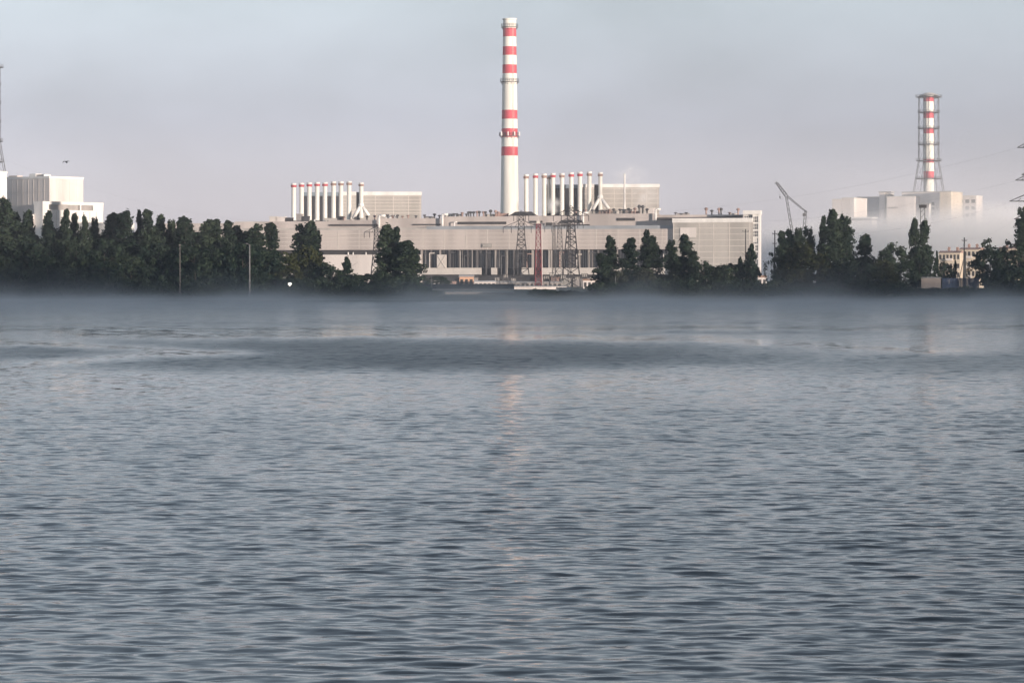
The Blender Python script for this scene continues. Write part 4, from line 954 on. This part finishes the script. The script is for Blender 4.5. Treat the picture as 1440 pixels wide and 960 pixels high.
volbox('haze', -2700, 2700, -440, 5200, -3, 175, volmat('haze_air', (.86, .88, .94), .00012))
def b_mist(nt, v):
    nz, (X, Y, Z) = volnoise(nt, (.010, .010, .16))
    nz2, _ = volnoise(nt, (.045, .018, .07)); dec = node_math(nt, 'MULTIPLY_ADD', ramp(nt, nz2, .34, .66), 1.1); nt.nodes[-1].inputs[2].default_value = .45
    d = node_math(nt, 'EXPONENT', node_math(nt, 'MULTIPLY', node_math(nt, 'MULTIPLY', Z, -1.0), dec))
    d = node_math(nt, 'MULTIPLY', d, ramp(nt, Y, 400, 640)); d = node_math(nt, 'MULTIPLY', d, ramp(nt, nz, .22, .72)); d = node_math(nt, 'MULTIPLY', d, ramp(nt, Y, 1075, 1000))
    nt.links.new(node_math(nt, 'MULTIPLY', d, .025), v.inputs['Density'])
volbox('mist', -330, 330, 325, 1080, .3, 9.5, volmat('mist_air', (.99, .99, 1.0), .006, .55, b_mist))
def b_fog(nt, v):
    nz, (X, Y, Z) = volnoise(nt, (.006, .006, .03), 3)
    top = node_math(nt, 'MULTIPLY_ADD', nz, 38); nt.nodes[-1].inputs[2].default_value = 19
    rel = node_math(nt, 'SUBTRACT', top, Z)
    d = node_math(nt, 'ADD', ramp(nt, rel, -10, 14), node_math(nt, 'MULTIPLY', ramp(nt, rel, -55, 12), .045)); d = node_math(nt, 'MULTIPLY', d, ramp(nt, X, 150, 245)); d = node_math(nt, 'MULTIPLY', d, ramp(nt, Y, 1480, 1800)); d = node_math(nt, 'MULTIPLY', d, ramp(nt, Y, 2640, 2400))
    nt.links.new(node_math(nt, 'MULTIPLY', d, .014), v.inputs['Density'])
volbox('fog_bank', 150, 700, 1480, 2640, 3.2, 100, volmat('fog_air', (.99, .98, .98), .004, -.45, b_fog))
def puff(px, py, Y, r, dens, name='steam', sz=1.0):
    c = np.array(at(px, Y, py)); m = MB(); rs = np.random.default_rng(int(px)); n_ = 14
    prof = [(r*math.sin(math.pi*i/n_)*(1+.15*math.sin(i*1.7+px))+.02, -r*sz*math.cos(math.pi*i/n_)) for i in range(n_+1)]
    m.lathe(prof, 16); 
    def bld(nt, v):
        nz, _ = volnoise(nt, (.22, .22, .22), 3)
        tc = nt.nodes.new('ShaderNodeTexCoord'); ln = nt.nodes.new('ShaderNodeVectorMath'); ln.operation = 'LENGTH'
        sc_ = nt.nodes.new('ShaderNodeVectorMath'); sc_.operation = 'MULTIPLY'; sc_.inputs[1].default_value = (1/r, 1/r, 1/(r*sz)); nt.links.new(tc.outputs['Object'], sc_.inputs[0]); nt.links.new(sc_.outputs[0], ln.inputs[0])
        d = node_math(nt, 'MULTIPLY', ramp(nt, ln.outputs['Value'], 1.0, .3), ramp(nt, nz, .38, .66)); nt.links.new(node_math(nt, 'MULTIPLY', d, dens), v.inputs['Density'])
    o = m.build(name, volmat('steam_air', (.98, .97, .97), dens, -.4, bld), loc=tuple(c)); tag(o, kind='stuff')
puff(778, 289, 1694, 5.5, .30); puff(908, 276, 1690, 10, .07, sz=.9); puff(885, 250, 1700, 13, .03, sz=.8)

# ------------------------------------------------------------------ sky, sun, camera
wd = bpy.data.worlds.new('World'); SC.world = wd; wd.use_nodes = True; nt = wd.node_tree; L = nt.links.new; bg = nt.nodes['Background']; out = nt.nodes['World Output']
EL, AZ = 2.8, 136.0
sk = nt.nodes.new('ShaderNodeTexSky'); sk.sky_type = 'NISHITA'; sk.sun_disc = False; sk.sun_elevation = R(EL); sk.sun_rotation = R(AZ); sk.ozone_density = 3.0; sk.dust_density = 1.5
L(sk.outputs[0], bg.inputs[0]); bg.inputs[1].default_value = .108
tc = nt.nodes.new('ShaderNodeTexCoord'); sp = nt.nodes.new('ShaderNodeSeparateXYZ'); L(tc.outputs['Generated'], sp.inputs[0])
mp = nt.nodes.new('ShaderNodeVectorMath'); mp.operation = 'MULTIPLY'; mp.inputs[1].default_value = (6, 6, 15); L(tc.outputs['Generated'], mp.inputs[0])
nz = nt.nodes.new('ShaderNodeTexNoise'); nz.inputs['Scale'].default_value = 1.0; nz.inputs['Detail'].default_value = 5; nz.inputs['Roughness'].default_value = .5; L(mp.outputs[0], nz.inputs['Vector'])
veil = nt.nodes.new('ShaderNodeBackground')
cr = nt.nodes.new('ShaderNodeValToRGB'); L(sp.outputs['Z'], cr.inputs[0])
els = cr.color_ramp.elements
els[0].position = 0.0; els[0].color = (.50, .45, .46, 1); els[1].position = .40; els[1].color = (.175, .215, .265, 1)
for p, c in ((.022, (.475, .45, .485, 1)), (.05, (.42, .44, .51, 1)), (.09, (.44, .50, .55, 1)), (.13, (.36, .42, .475, 1)), (.20, (.245, .30, .36, 1))):
    e = els.new(p); e.color = c
L(cr.outputs[0], veil.inputs[0]); L(node_math(nt, 'MULTIPLY', node_math(nt, 'ADD', node_math(nt, 'MULTIPLY', nz.outputs['Fac'], .8), .59), node_math(nt, 'ADD', node_math(nt, 'MULTIPLY', sp.outputs['X'], -.72), .97)), veil.inputs[1])
fac = node_math(nt, 'ADD', ramp(nt, sp.outputs['Z'], 2.0, 0), node_math(nt, 'MULTIPLY', node_math(nt, 'SUBTRACT', nz.outputs['Fac'], .5), .5), True)
fac = node_math(nt, 'MULTIPLY', fac, .85)
ms = nt.nodes.new('ShaderNodeMixShader'); L(fac, ms.inputs[0]); L(bg.outputs[0], ms.inputs[1]); L(veil.outputs[0], ms.inputs[2]); L(ms.outputs[0], out.inputs[0])

sl = bpy.data.lights.new('sun', 'SUN'); sl.energy = 5.0; sl.angle = R(.5); sl.color = (1, .855, .74); so = bpy.data.objects.new('sun', sl); C.objects.link(so)
d = (math.sin(R(AZ))*math.cos(R(EL)), math.cos(R(AZ))*math.cos(R(EL)), math.sin(R(EL)))
import mathutils
so.rotation_euler = mathutils.Vector(d).to_track_quat('Z', 'Y').to_euler(); so.location = (200, -200, 120)

cd = bpy.data.cameras.new('camera'); co_ = bpy.data.objects.new('camera', cd); C.objects.link(co_); co_.location = (0, 0, CAM); co_.rotation_euler = (R(90), 0, 0)
cd.sensor_width = 36; cd.lens = 36*F/1440; cd.shift_y = -85/1440; cd.clip_start = .5; cd.clip_end = 20000; SC.camera = co_

SC.render.engine = 'CYCLES'; cy = SC.cycles
cy.max_bounces = 14; cy.diffuse_bounces = 2; cy.glossy_bounces = 2; cy.transparent_max_bounces = 8; cy.volume_bounces = 12; cy.use_denoising = True; cy.caustics_reflective = False; cy.caustics_refractive = False
cy.sample_clamp_indirect = 6; cy.volume_step_rate = 1.0; cy.volume_max_steps = 256
vs_ = SC.view_settings; vs_.view_transform = 'Standard'; vs_.look = 'None'; vs_.exposure = 0.74; vs_.gamma = 1; vs_.use_curve_mapping = False
